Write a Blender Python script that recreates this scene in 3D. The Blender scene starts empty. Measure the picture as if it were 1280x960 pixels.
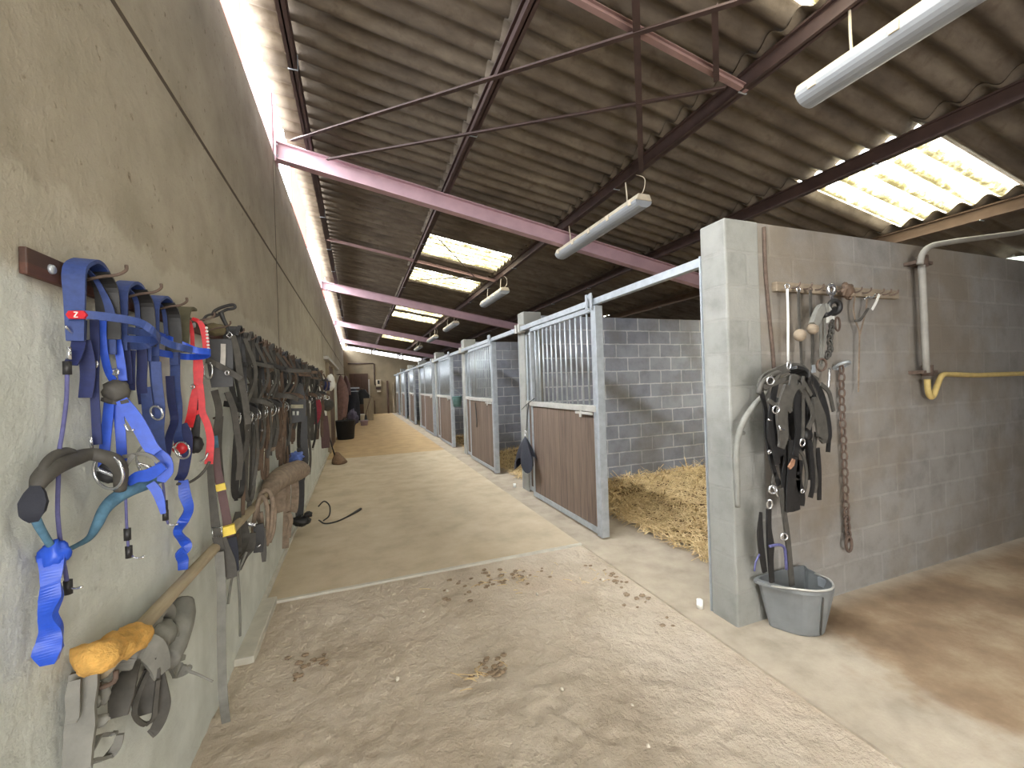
import bpy, bmesh, math, random
from mathutils import Vector, Matrix, noise
random.seed(7)
C = bpy.context.scene.collection
scn = bpy.context.scene
PI = math.pi

# ------------------------------------------------------------------ camera, world, light
FOC = 520.0
yaw = math.atan(194 / 520.0)
roll = math.radians(1.9)
cam_data = bpy.data.cameras.new('camera')
cam_data.sensor_width = 36.0
cam_data.lens = 36.0 * FOC / 1280.0
cam_data.clip_start = 0.02
cam = bpy.data.objects.new('camera', cam_data)
C.objects.link(cam)
F = Vector((math.sin(yaw), math.cos(yaw), 0))
R0 = Vector((math.cos(yaw), -math.sin(yaw), 0))
U0 = Vector((0, 0, 1))
Rv = R0 * math.cos(roll) - U0 * math.sin(roll)
Uv = R0 * math.sin(roll) + U0 * math.cos(roll)
M = Matrix((( Rv.x, Uv.x, -F.x, 0), (Rv.y, Uv.y, -F.y, 0), (Rv.z, Uv.z, -F.z, 1.5), (0, 0, 0, 1)))
cam.matrix_world = M
scn.camera = cam

SKY_STRENGTH = 7.0
LOBE_STRENGTH = 60.0
SKYLIGHT_GLOW = 11.0
FILL_LIGHT = 145
EXPOSURE = 0.65
world = bpy.data.worlds.new('sky')
scn.world = world
world.use_nodes = True
wn = world.node_tree.nodes
wn['Background'].inputs[0].default_value = (0.92, 0.96, 1.0, 1)
# hazy sky, with an added bright lobe on the left, shaped to light the gap
geo_ = wn.new('ShaderNodeTexCoord')
dot_ = wn.new('ShaderNodeVectorMath')
dot_.operation = 'DOT_PRODUCT'
dot_.inputs[1].default_value = Vector((-0.87, -0.06, 0.49)).normalized()
mr_ = wn.new('ShaderNodeMapRange')
mr_.interpolation_type = 'SMOOTHSTEP'
mr_.inputs[1].default_value = 0.72
mr_.inputs[2].default_value = 0.90
mr_.inputs[3].default_value = SKY_STRENGTH
mr_.inputs[4].default_value = LOBE_STRENGTH
wl_ = world.node_tree.links
wl_.new(geo_.outputs['Generated'], dot_.inputs[0])
wl_.new(dot_.outputs['Value'], mr_.inputs[0])
wl_.new(mr_.outputs[0], wn['Background'].inputs[1])


def area(name, loc, rot, sx, sy, energy, col=(1, 1, 1), portal=False):
    d = bpy.data.lights.new(name, 'AREA')
    d.shape = 'RECTANGLE'
    d.size, d.size_y = sx, sy
    d.energy = energy
    d.color = col
    if portal:
        d.cycles.is_portal = True
    o = bpy.data.objects.new(name, d)
    C.objects.link(o)
    o.location = loc
    o.rotation_euler = rot
    return o


# unseen lamp added before the closed near wall; sky portal at the left gap
area('near_wall_fill', (0.4, -3.1, 1.4), (math.radians(90), 0, 0), 2.0, 2.6, FILL_LIGHT, (1.0, 0.985, 0.96))
area('gap_portal', (-0.86, 12.0, 3.95), (0, math.radians(-90), 0), 0.35, 28.0, 1, portal=True)
scn.view_settings.view_transform = 'Standard'
scn.view_settings.look = 'None'
scn.view_settings.exposure = EXPOSURE
scn.view_settings.gamma = 1.0
scn.view_settings.use_curve_mapping = False
scn.cycles.max_bounces = 10
scn.cycles.diffuse_bounces = 6
scn.cycles.sample_clamp_indirect = 6.0


# ------------------------------------------------------------------ materials
def lin(c):
    return tuple((v / 255.0 / 12.92) if v / 255.0 <= 0.04045 else ((v / 255.0 + 0.055) / 1.055) ** 2.4 for v in c) + (1.0,)


class NT:
    def __init__(s, name):
        s.m = bpy.data.materials.new(name)
        s.m.use_nodes = True
        s.t = s.m.node_tree
        s.n = s.t.nodes
        s.b = s.n['Principled BSDF']
        s.geo = s.n.new('ShaderNodeNewGeometry')
        s.pos = s.geo.outputs['Position']

    def link(s, a, b):
        s.t.links.new(a, b)

    def noise(s, scale, detail=4, rough=0.55, vec=None, stretch=None):
        n = s.n.new('ShaderNodeTexNoise')
        n.inputs['Scale'].default_value = scale
        n.inputs['Detail'].default_value = detail
        n.inputs['Roughness'].default_value = rough
        v = vec or s.pos
        if stretch:
            mp = s.n.new('ShaderNodeMapping')
            mp.inputs['Scale'].default_value = stretch
            s.link(v, mp.inputs['Vector'])
            v = mp.outputs['Vector']
        s.link(v, n.inputs['Vector'])
        return n.outputs['Fac']

    def ramp(s, fac, stops):
        r = s.n.new('ShaderNodeValToRGB')
        el = r.color_ramp.elements
        while len(el) < len(stops):
            el.new(0.5)
        for e, (p, c) in zip(el, stops):
            e.position = p
            e.color = c if len(c) == 4 else tuple(c) + (1,)
        s.link(fac, r.inputs['Fac'])
        return r.outputs['Color']

    def mix(s, fac, a, b, mode='MIX'):
        x = s.n.new('ShaderNodeMix')
        x.data_type = 'RGBA'
        x.blend_type = mode
        for v, sock in ((fac, x.inputs[0]), (a, x.inputs[6]), (b, x.inputs[7])):
            if hasattr(v, 'is_output'):
                s.link(v, sock)
            else:
                sock.default_value = v
        return x.outputs[2]

    def math(s, op, a, b=None):
        x = s.n.new('ShaderNodeMath')
        x.operation = op
        for v, sock in ((a, x.inputs[0]), (b, x.inputs[1])):
            if v is None:
                continue
            if hasattr(v, 'is_output'):
                s.link(v, sock)
            else:
                sock.default_value = v
        return x.outputs[0]

    def xyz(s):
        x = s.n.new('ShaderNodeSeparateXYZ')
        s.link(s.pos, x.inputs[0])
        return x.outputs

    def bump(s, h, strength=0.3, dist=0.01):
        b = s.n.new('ShaderNodeBump')
        b.inputs['Strength'].default_value = strength
        b.inputs['Distance'].default_value = dist
        s.link(h, b.inputs['Height'])
        s.link(b.outputs['Normal'], s.b.inputs['Normal'])

    def done(s, col, rough=0.8, metal=0.0):
        if hasattr(col, 'is_output'):
            s.link(col, s.b.inputs['Base Color'])
        else:
            s.b.inputs['Base Color'].default_value = col
        s.b.inputs['Roughness'].default_value = rough
        s.b.inputs['Metallic'].default_value = metal
        return s.m


def simple(name, c, rough=0.7, metal=0.0, var=0.25, scale=18, bump=0.25, stretch=None, dist=0.004):
    t = NT(name)
    a = lin(c)
    d = tuple(v * (1 - var) for v in a[:3]) + (1,)
    l = tuple(min(1, v * (1 + var)) for v in a[:3]) + (1,)
    f = t.noise(scale, 5, 0.6, stretch=stretch)
    col = t.ramp(f, [(0.3, d), (0.5, a), (0.72, l)])
    if bump:
        t.bump(t.noise(scale * 3.2, 5, 0.65, stretch=stretch), bump, dist)
    return t.done(col, rough, metal)


def smooth01(t, v, lo, hi):
    m = t.n.new('ShaderNodeMapRange')
    m.interpolation_type = 'SMOOTHSTEP'
    m.inputs[1].default_value = lo
    m.inputs[2].default_value = hi
    t.link(v, m.inputs[0])
    return m.outputs[0]


def mat_panel_wall():
    # upper part bare precast concrete, lower part skimmed with a paler coat that ends in a ragged edge
    t = NT('precast_concrete')
    x, y, z = t.xyz()
    raw = t.ramp(t.noise(3.0, 7, 0.62), [(0.28, lin((148, 140, 123))), (0.5, lin((163, 154, 137))), (0.75, lin((176, 168, 152)))])
    pit = t.noise(26, 4, 0.6)
    raw = t.mix(t.ramp(pit, [(0.26, (1, 1, 1, 1)), (0.36, (0, 0, 0, 1))]), raw, lin((118, 106, 88)))
    coat = t.ramp(t.noise(4.5, 6, 0.6), [(0.3, lin((184, 187, 181))), (0.55, lin((202, 205, 199))), (0.8, lin((213, 216, 211)))])
    streak = t.noise(2.2, 4, 0.5, stretch=(1, 2.5, 0.35))
    coat = t.mix(t.ramp(streak, [(0.5, (0, 0, 0, 1)), (0.75, (0.55, 0.55, 0.55, 1))]), coat, lin((178, 181, 172)))
    edge = t.math('ADD', z, t.math('MULTIPLY', t.math('SUBTRACT', t.noise(3.3, 5, 0.65), 0.5), 0.34))
    band = smooth01(t, edge, 1.70, 1.80)
    mid = t.mix(smooth01(t, edge, 1.98, 2.03), lin((186, 180, 164)), raw)
    mid = t.mix(0.5, mid, raw)
    col = t.mix(band, coat, mid)
    h = t.math('ADD', t.noise(30, 6, 0.7), t.math('MULTIPLY', t.noise(6, 5, 0.6), 1.5))
    t.bump(h, 0.5, 0.014)
    return t.done(col, 0.93)


def mat_block(name, mortar, blk_a, blk_b, dirt=None, mort_bump=1.0):
    t = NT(name)
    x, y, z = t.xyz()
    nrm = t.n.new('ShaderNodeSeparateXYZ')
    t.link(t.geo.outputs['True Normal'], nrm.inputs[0])
    facey = t.math('GREATER_THAN', t.math('ABSOLUTE', nrm.outputs[1]), 0.5)
    u = t.math('ADD', t.math('MULTIPLY', x, facey), t.math('MULTIPLY', y, t.math('SUBTRACT', 1.0, facey)))
    wob = t.math('MULTIPLY', t.math('SUBTRACT', t.noise(9, 3), 0.5), 0.02)
    cmb = t.n.new('ShaderNodeCombineXYZ')
    t.link(t.math('ADD', u, wob), cmb.inputs[0])
    t.link(t.math('ADD', z, wob), cmb.inputs[1])
    br = t.n.new('ShaderNodeTexBrick')
    br.inputs['Scale'].default_value = 1.0
    br.inputs['Brick Width'].default_value = 0.41
    br.inputs['Row Height'].default_value = 0.205
    br.inputs['Mortar Size'].default_value = 0.011
    br.inputs['Mortar Smooth'].default_value = 0.35
    br.inputs['Color1'].default_value = lin(blk_a)
    br.inputs['Color2'].default_value = lin(blk_b)
    br.inputs['Mortar'].default_value = lin(mortar)
    t.link(cmb.outputs[0], br.inputs['Vector'])
    g = t.ramp(t.noise(5, 7, 0.65), [(0.25, (0.72, 0.72, 0.72, 1)), (0.5, (1, 1, 1, 1)), (0.8, (1.16, 1.15, 1.13, 1))])
    col = t.mix(1.0, br.outputs['Color'], g, 'MULTIPLY')
    if dirt:
        m = t.noise(1.3, 5, 0.6)
        col = t.mix(t.ramp(m, [(0.46, (0, 0, 0, 1)), (0.66, (0.75, 0.75, 0.75, 1))]), col, lin(dirt))
    h = t.math('ADD', t.math('MULTIPLY', br.outputs['Fac'], -mort_bump), t.math('MULTIPLY', t.noise(45, 5, 0.7), 0.8))
    t.bump(h, 0.5, 0.008)
    return t.done(col, 0.93)


def mat_dirt():
    t = NT('packed_sand_dirt')
    x, y, z = t.xyz()
    f = t.noise(2.2, 8, 0.66)
    col = t.ramp(f, [(0.26, lin((168, 153, 133))), (0.45, lin((192, 178, 159))), (0.62, lin((203, 190, 172))), (0.8, lin((214, 202, 186)))])
    red = t.noise(1.1, 4, 0.55)
    col = t.mix(t.ramp(red, [(0.56, (0, 0, 0, 1)), (0.72, (0.55, 0.55, 0.55, 1))]), col, lin((184, 160, 136)))
    speck = t.noise(70, 2, 0.5)
    col = t.mix(t.ramp(speck, [(0.70, (0, 0, 0, 1)), (0.75, (0.6, 0.6, 0.6, 1))]), col, lin((206, 194, 174)))
    t.bump(t.math('ADD', t.noise(34, 6, 0.7), t.math('MULTIPLY', t.noise(12, 5, 0.62), 2.2)), 0.9, 0.022)
    return t.done(col, 0.97)


def mat_slab():
    t = NT('dusty_concrete_slab')
    x, y, z = t.xyz()
    col = t.ramp(t.noise(3.0, 7, 0.6), [(0.25, lin((168, 154, 131))), (0.5, lin((187, 172, 148))), (0.78, lin((199, 186, 164)))])
    w = t.noise(1.0, 4, 0.55, stretch=(1.3, 0.9, 1))
    col = t.mix(t.ramp(w, [(0.55, (0, 0, 0, 1)), (0.72, (0.35, 0.35, 0.35, 1))]), col, lin((158, 138, 108)))
    t.bump(t.noise(60, 6, 0.7), 0.45, 0.006)
    return t.done(col, 0.95)


def mat_apron():
    # plain concrete of the kerb, stall fronts and side bay; brown earth trodden over the bay
    t = NT('trodden_concrete')
    x, y, z = t.xyz()
    col = t.ramp(t.noise(4.0, 7, 0.62), [(0.25, lin((142, 132, 117))), (0.5, lin((168, 156, 139))), (0.78, lin((184, 173, 156)))])
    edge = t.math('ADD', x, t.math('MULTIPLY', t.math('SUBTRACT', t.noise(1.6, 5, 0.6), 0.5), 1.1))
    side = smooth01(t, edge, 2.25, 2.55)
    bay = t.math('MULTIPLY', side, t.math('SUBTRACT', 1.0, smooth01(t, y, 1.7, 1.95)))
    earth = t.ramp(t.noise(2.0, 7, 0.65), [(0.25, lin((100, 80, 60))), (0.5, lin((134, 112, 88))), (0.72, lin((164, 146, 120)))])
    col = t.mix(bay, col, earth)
    t.bump(t.noise(50, 6, 0.7), 0.4, 0.007)
    return t.done(col, 0.95)


def mat_wood(name, c1, c2, axis='z', plank=0.14, rough=0.75):
    t = NT(name)
    x, y, z = t.xyz()
    st = (14, 14, 0.9) if axis == 'z' else (14, 0.9, 14)
    g = t.noise(2.6, 8, 0.65, stretch=st)
    col = t.ramp(g, [(0.28, lin(c1)), (0.72, lin(c2))])
    across = t.math('ADD', x, y) if axis == 'z' else z
    q = t.math('MULTIPLY', across, 1.0 / plank)
    gap = t.math('LESS_THAN', t.math('FRACT', t.math('ADD', q, 40.0)), 0.055)
    wn_ = t.n.new('ShaderNodeTexWhiteNoise')
    wn_.noise_dimensions = '1D'
    t.link(t.math('FLOOR', t.math('ADD', q, 40.0)), wn_.inputs['W'])
    tone = t.ramp(wn_.outputs['Value'], [(0, (0.82, 0.82, 0.82, 1)), (1, (1.12, 1.12, 1.12, 1))])
    col = t.mix(1.0, col, tone, 'MULTIPLY')
    col = t.mix(t.math('MULTIPLY', gap, 0.6), col, lin((50, 38, 30)))
    t.bump(t.math('SUBTRACT', g, gap), 0.4, 0.004)
    return t.done(col, rough)


def mat_roof():
    t = NT('fibre_cement_sheet')
    col = t.ramp(t.noise(2.4, 8, 0.65, stretch=(0.7, 2.2, 1)), [(0.24, lin((66, 57, 49))), (0.5, lin((100, 89, 77))), (0.78, lin((130, 119, 104)))])
    mos = t.noise(9, 5, 0.6)
    col = t.mix(t.ramp(mos, [(0.55, (0, 0, 0, 1)), (0.7, (0.5, 0.5, 0.5, 1))]), col, lin((72, 58, 46)))
    t.bump(t.noise(40, 5, 0.7), 0.3, 0.006)
    return t.done(col, 0.95)


def mat_skylight():
    # translucent polyester sheet: daylight glows through it, algae streaks along the corrugations hold it back
    t = NT('translucent_roof_sheet')
    x, y, z = t.xyz()
    s = t.noise(3.2, 8, 0.7, stretch=(0.8, 4.5, 1))
    s2 = t.noise(15, 6, 0.75)
    crest = t.math('COSINE', t.math('MULTIPLY', y, 2 * PI / 0.177))
    f = t.math('ADD', t.math('ADD', t.math('MULTIPLY', s, 0.45), t.math('MULTIPLY', s2, 0.55)), t.math('MULTIPLY', crest, 0.10))
    col = t.ramp(f, [(0.36, lin((188, 176, 120))), (0.46, lin((236, 230, 184))), (0.54, lin((255, 252, 232))), (0.8, (1, 1, 0.98, 1))])
    e = t.ramp(f, [(0.38, (0.04, 0.04, 0.04, 1)), (0.46, (0.09, 0.09, 0.09, 1)), (0.53, (0.3, 0.3, 0.3, 1)), (0.62, (1, 1, 1, 1))])
    t.link(col, t.b.inputs['Emission Color'])
    t.link(t.math('MULTIPLY', e, SKYLIGHT_GLOW), t.b.inputs['Emission Strength'])
    return t.done(col, 0.6)


def mat_straw():
    t = NT('straw')
    col = t.ramp(t.noise(16, 4, 0.7), [(0.25, lin((142, 116, 78))), (0.5, lin((206, 180, 132))), (0.75, lin((238, 220, 178)))])
    return t.done(col, 0.8)


m_wall = mat_panel_wall()
m_block = mat_block('concrete_block_grey', (196, 198, 206), (138, 142, 156), (154, 158, 170), dirt=(124, 122, 122))
m_block_out = mat_block('concrete_block_washed', (148, 144, 138), (136, 132, 127), (142, 138, 133), dirt=(122, 110, 94), mort_bump=0.3)
m_pier = mat_block('concrete_block_pier', (140, 139, 134), (136, 136, 131), (144, 143, 138), mort_bump=0.4)
m_dirt = mat_dirt()
m_slab = mat_slab()
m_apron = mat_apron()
m_curb = simple('curb_concrete', (186, 182, 170), 0.93, var=0.12, scale=9)
m_sand = simple('tan_sand_floor', (178, 152, 114), 0.95, var=0.16, scale=3, bump=0.4, dist=0.01)
m_roof = mat_roof()
m_glow = mat_skylight()
m_pink = simple('pink_primer_steel', (184, 152, 160), 0.6, var=0.12, scale=5, bump=0.12)
m_tanbeam = simple('dusty_tan_beam', (100, 82, 68), 0.9, var=0.18, scale=7)
m_tie = simple('dull_pink_steel', (140, 112, 108), 0.7, var=0.15, scale=6, bump=0.1)
m_brown = simple('brown_steel', (68, 50, 46), 0.7, var=0.25, scale=7, bump=0.2)
m_colpink = simple('darkened_pink_steel', (150, 108, 112), 0.7, var=0.12, scale=5)  # copy of the pink steel, colour darkened to offset the strong sky
m_red = simple('red_cladding', (150, 62, 52), 0.6, var=0.08, scale=4, bump=0.05)
m_gal = simple('galvanised_steel', (176, 182, 188), 0.48, 0.55, var=0.14, scale=14, bump=0.08)
m_galdust = simple('dusty_galvanised_steel', (182, 180, 174), 0.6, 0.35, var=0.14, scale=14, bump=0.1)
m_plank = mat_wood('stall_door_planks', (86, 72, 62), (122, 104, 91), 'z', 0.145)
m_farwood = mat_wood('dark_plank_door', (60, 42, 34), (96, 70, 56), 'z', 0.12)
m_paleplank = mat_wood('grey_weathered_board', (128, 116, 96), (170, 156, 132), 'z', 0.9)
m_rackwood = mat_wood('dark_rack_board', (58, 34, 26), (96, 60, 46), 'y', 0.6, 0.6)
m_rackpale = simple('dusty_rack_board', (140, 126, 108), 0.9, var=0.25, scale=12, stretch=(0.6, 1, 4))
m_pole = simple('peeled_wooden_pole', (160, 146, 122), 0.8, var=0.2, scale=14, stretch=(4, 0.5, 4))
m_blue = simple('blue_webbing', (44, 64, 120), 0.6, var=0.2, scale=60, bump=0.3, dist=0.001)
m_bright = simple('bright_blue_strap', (36, 78, 190), 0.42, var=0.15, scale=40, bump=0.2, dist=0.001)
m_navy = simple('navy_webbing', (28, 38, 88), 0.65, var=0.2, scale=60, bump=0.3, dist=0.001)
m_teal = simple('faded_teal_rope', (74, 110, 132), 0.85, var=0.25, scale=50, bump=0.5, dist=0.002)
m_violet = simple('violet_cord', (84, 84, 128), 0.8, var=0.2, scale=60)
m_redstrap = simple('red_strap', (206, 40, 48), 0.5, var=0.15, scale=40, bump=0.2, dist=0.001)
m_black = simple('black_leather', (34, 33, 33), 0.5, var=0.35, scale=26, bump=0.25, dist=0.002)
m_dkgrey = simple('dusty_black_leather', (72, 69, 64), 0.68, var=0.3, scale=22, bump=0.3, dist=0.002)
m_grey = simple('grey_dusty_leather', (122, 121, 115), 0.78, var=0.22, scale=14, bump=0.35, dist=0.003)
m_brownlea = simple('brown_leather', (92, 74, 60), 0.65, var=0.3, scale=22, bump=0.3, dist=0.002)
m_maroon = simple('maroon_strap', (88, 62, 62), 0.6, var=0.15, scale=22)
m_taupe = simple('taupe_dusty_rope', (134, 118, 102), 0.9, var=0.28, scale=26, bump=0.6, dist=0.004)
m_chrome = simple('bright_steel', (214, 216, 220), 0.25, 0.9, var=0.05, scale=20, bump=0)
m_white = simple('white_plastic', (226, 226, 220), 0.45, var=0.05, scale=10, bump=0.05)
m_yellow = simple('yellow_tape', (232, 204, 84), 0.6, var=0.1, scale=30)
m_hose = simple('yellow_hose', (190, 166, 104), 0.6, var=0.15, scale=20)
m_fleece = simple('yellow_sheepskin', (222, 172, 92), 0.95, var=0.22, scale=34, bump=0.9, dist=0.012)
m_rust = simple('rusty_iron', (98, 82, 72), 0.85, 0.2, var=0.3, scale=40, bump=0.4, dist=0.002)
m_pipe = simple('grey_paint_pipe', (150, 146, 138), 0.7, var=0.12, scale=12)
m_lampbody = simple('lamp_housing', (200, 188, 166), 0.75, var=0.2, scale=9, bump=0.15)
m_lampcover = simple('lamp_diffuser', (146, 149, 153), 0.3, var=0.06, scale=6, bump=0.03)
m_bucket = simple('grey_feed_bucket', (114, 117, 118), 0.55, var=0.14, scale=9, bump=0.12)
m_binblk = simple('black_rubber', (24, 25, 28), 0.6, var=0.2, scale=10)
m_straw = mat_straw()
m_strawbed = simple('straw_litter', (112, 88, 58), 0.95, var=0.4, scale=22, bump=0.8, dist=0.01)
m_pinkcloth = simple('dusty_pink_cloth', (132, 104, 98), 0.9, var=0.25, scale=8)
m_navycloth = simple('navy_fabric', (34, 36, 46), 0.8, var=0.3, scale=9, bump=0.35, dist=0.006)
m_redpaint = simple('red_enamel', (190, 30, 40), 0.4, var=0.06, scale=10, bump=0)
m_far = simple('grey_render', (132, 119, 98), 0.93, var=0.14, scale=2.2)
m_broom = simple('broom_bristle', (122, 98, 76), 0.95, var=0.3, scale=40, bump=0.8, dist=0.01)


# ------------------------------------------------------------------ mesh helpers
def vec(p):
    return Vector(p)


def curve_pts(pts, n=6, closed=False):
    P = [Vector(p) for p in pts]
    if len(P) < 3 and not closed:
        return P
    out = []
    L = len(P)
    rng = range(L if closed else L - 1)
    for i in rng:
        if closed:
            a, b, c, d = P[(i - 1) % L], P[i], P[(i + 1) % L], P[(i + 2) % L]
        else:
            a = P[i - 1] if i > 0 else P[0] * 2 - P[1]
            b, c = P[i], P[i + 1]
            d = P[i + 2] if i + 2 < L else P[-1] * 2 - P[-2]
        for k in range(n):
            t = k / n
            out.append(0.5 * ((2 * b) + (c - a) * t + (2 * a - 5 * b + 4 * c - d) * t * t + (3 * b - a - 3 * c + d) * t ** 3))
    if not closed:
        out.append(P[-1])
    return out


class MB:
    def __init__(s):
        s.v, s.f, s.sm, s.parts = [], [], [], []

    def add(s, vs, fs, smooth=False):
        o = len(s.v)
        s.v += [tuple(v) for v in vs]
        s.f += [tuple(i + o for i in f) for f in fs]
        s.sm += [smooth] * len(fs)
        s.parts.append((o, len(s.v), len(s.f) - len(fs), len(s.f)))
        return s

    def box(s, lo, hi, mat=None):
        x0, y0, z0 = lo
        x1, y1, z1 = hi
        vs = [(x0, y0, z0), (x1, y0, z0), (x1, y1, z0), (x0, y1, z0), (x0, y0, z1), (x1, y0, z1), (x1, y1, z1), (x0, y1, z1)]
        if mat is not None:
            vs = [mat @ Vector(v) for v in vs]
        return s.add(vs, [(0, 3, 2, 1), (4, 5, 6, 7), (0, 1, 5, 4), (1, 2, 6, 5), (2, 3, 7, 6), (3, 0, 4, 7)])

    def frames(s, P, closed):
        n = len(P)
        T = []
        for i in range(n):
            a = P[(i - 1) % n] if (closed or i > 0) else P[i]
            b = P[(i + 1) % n] if (closed or i < n - 1) else P[i]
            d = b - a
            T.append(d.normalized() if d.length > 1e-9 else Vector((0, 0, 1)))
        return T

    def tube(s, pts, r, n=8, smooth=5, closed=False, cap=True):
        P = curve_pts(pts, smooth, closed) if smooth > 1 else [Vector(p) for p in pts]
        m = len(P)
        rr = r if isinstance(r, (list, tuple)) else [r]
        T = s.frames(P, closed)
        ref = Vector((0, 0, 1)) if abs(T[0].z) < 0.9 else Vector((1, 0, 0))
        N = (ref - T[0] * ref.dot(T[0])).normalized()
        vs = []
        for i in range(m):
            N = N - T[i] * N.dot(T[i])
            N = N.normalized() if N.length > 1e-6 else Vector((1, 0, 0))
            B = T[i].cross(N)
            u = i / max(1, m - 1) * (len(rr) - 1)
            k = min(int(u), len(rr) - 1)
            k2 = min(k + 1, len(rr) - 1)
            ra = rr[k] + (rr[k2] - rr[k]) * (u - k)
            for j in range(n):
                a = 2 * PI * j / n
                vs.append(P[i] + (N * math.cos(a) + B * math.sin(a)) * ra)
        fs = []
        for i in range(m if closed else m - 1):
            i2 = (i + 1) % m
            for j in range(n):
                j2 = (j + 1) % n
                fs.append((i * n + j, i * n + j2, i2 * n + j2, i2 * n + j))
        if cap and not closed:
            fs.append(tuple(range(n - 1, -1, -1)))
            fs.append(tuple((m - 1) * n + j for j in range(n)))
        return s.add(vs, fs, True)

    def strap(s, pts, w, th=0.004, wd=(0.85, 0.5, 0), smooth=5, closed=False):
        P = curve_pts(pts, smooth, closed) if smooth > 1 else [Vector(p) for p in pts]
        m = len(P)
        T = s.frames(P, closed)
        ww = w if isinstance(w, (list, tuple)) else [w]
        wds = wd if isinstance(wd, list) else [wd]
        vs = []
        last = None
        for i in range(m):
            u = i / max(1, m - 1)
            q = u * (len(ww) - 1)
            k = min(int(q), len(ww) - 1)
            k2 = min(k + 1, len(ww) - 1)
            wi = ww[k] + (ww[k2] - ww[k]) * (q - k)
            q = u * (len(wds) - 1)
            k = min(int(q), len(wds) - 1)
            k2 = min(k + 1, len(wds) - 1)
            W = Vector(wds[k]).lerp(Vector(wds[k2]), q - k)
            W = W - T[i] * W.dot(T[i])
            if W.length < 0.05:
                W = last if last is not None else T[i].orthogonal()
            W = W.normalized()
            last = W
            N = T[i].cross(W).normalized()
            for a, b in ((-1, -1), (1, -1), (1, 1), (-1, 1)):
                vs.append(P[i] + W * (a * wi / 2) + N * (b * th / 2))
        fs = []
        for i in range(m if closed else m - 1):
            i2 = (i + 1) % m
            for j in range(4):
                j2 = (j + 1) % 4
                fs.append((i * 4 + j, i * 4 + j2, i2 * 4 + j2, i2 * 4 + j))
        if not closed:
            fs.append((3, 2, 1, 0))
            fs.append(tuple((m - 1) * 4 + j for j in range(4)))
        return s.add(vs, fs)

    def ring(s, c, r, t=0.004, axis=(1, 0.6, 0), n=20, sx=1.0):
        A = Vector(axis).normalized()
        u = A.orthogonal().normalized()
        up = Vector((0, 0, 1)) - A * A.z
        if up.length > 0.1:
            u = up.normalized()
        w = A.cross(u)
        pts = [Vector(c) + u * (r * math.cos(2 * PI * k / n)) + w * (r * sx * math.sin(2 * PI * k / n)) for k in range(n)]
        return s.tube(pts, t, 6, 1, True)

    def lathe(s, prof, c=(0, 0, 0), n=24, axis='z', closed_prof=False):
        vs, fs = [], []
        c = Vector(c)
        for (r, h) in prof:
            for j in range(n):
                a = 2 * PI * j / n
                if axis == 'z':
                    vs.append(c + Vector((r * math.cos(a), r * math.sin(a), h)))
                elif axis == 'y':
                    vs.append(c + Vector((r * math.cos(a), h, r * math.sin(a))))
                else:
                    vs.append(c + Vector((h, r * math.cos(a), r * math.sin(a))))
        for i in range(len(prof) - 1):
            for j in range(n):
                j2 = (j + 1) % n
                fs.append((i * n + j, i * n + j2, (i + 1) * n + j2, (i + 1) * n + j))
        return s.add(vs, fs, True)

    def blob(s, c, r, rot=None, n=14, lump=0.0, seed=0):
        vs, fs = [], []
        c = Vector(c)
        for i in range(n + 1):
            th = PI * i / n
            for j in range(n * 2):
                a = PI * j / n
                p = Vector((math.sin(th) * math.cos(a), math.sin(th) * math.sin(a), math.cos(th)))
                k = 1 + lump * noise.noise(p * 2.3 + Vector((seed, seed * 1.7, 0)))
                q = Vector((p.x * r[0] * k, p.y * r[1] * k, p.z * r[2] * k))
                if rot is not None:
                    q = rot @ q
                vs.append(c + q)
        m = n * 2
        for i in range(n):
            for j in range(m):
                fs.append((i * m + j, i * m + (j + 1) % m, (i + 1) * m + (j + 1) % m, (i + 1) * m + j))
        return s.add(vs, fs, True)

    def pieces(s):
        # groups of the added shapes whose boxes touch each other
        n = len(s.parts)
        bb = []
        for (a, b, fa, fb) in s.parts:
            P = s.v[a:b]
            bb.append(([min(p[k] for p in P) - 0.004 for k in range(3)], [max(p[k] for p in P) + 0.004 for k in range(3)]))
        g = list(range(n))
        def find(i):
            while g[i] != i:
                i = g[i]
            return i
        for i in range(n):
            for j in range(i):
                if all(bb[i][0][k] <= bb[j][1][k] and bb[j][0][k] <= bb[i][1][k] for k in range(3)):
                    g[find(i)] = find(j)
        out = {}
        for i in range(n):
            out.setdefault(find(i), []).append(i)
        return list(out.values())

    def build(s, name, mat, parent=None, bevel=0):
        if parent is not None and len(s.parts) > 1:
            gs = s.pieces()
            if len(gs) > 1:
                last = None
                for grp in gs:
                    q = MB()
                    for i in grp:
                        a, b, fa, fb = s.parts[i]
                        q.add(s.v[a:b], [tuple(v - a for v in f) for f in s.f[fa:fb]], s.sm[fa])
                    last = q.build1(name, mat, parent, bevel)
                return last
        return s.build1(name, mat, parent, bevel)

    def build1(s, name, mat, parent=None, bevel=0):
        me = bpy.data.meshes.new(name)
        me.from_pydata(s.v, [], s.f)
        me.polygons.foreach_set('use_smooth', s.sm)
        bm = bmesh.new()
        bm.from_mesh(me)
        bmesh.ops.recalc_face_normals(bm, faces=bm.faces)
        bm.to_mesh(me)
        bm.free()
        me.materials.append(mat)
        o = bpy.data.objects.new(name, me)
        C.objects.link(o)
        if parent is not None:
            o.parent = parent
            o.matrix_parent_inverse = Matrix.Translation(-parent.location)
        if bevel:
            b = o.modifiers.new('bevel', 'BEVEL')
            b.width = bevel
            b.segments = 2
            b.limit_method = 'ANGLE'
        return o


def thing(name, label, cat, loc, group=None):
    o = bpy.data.objects.new(name, None)
    o.empty_display_size = 0.1
    C.objects.link(o)
    o.location = loc
    return tag(o, label, cat, group)


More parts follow.
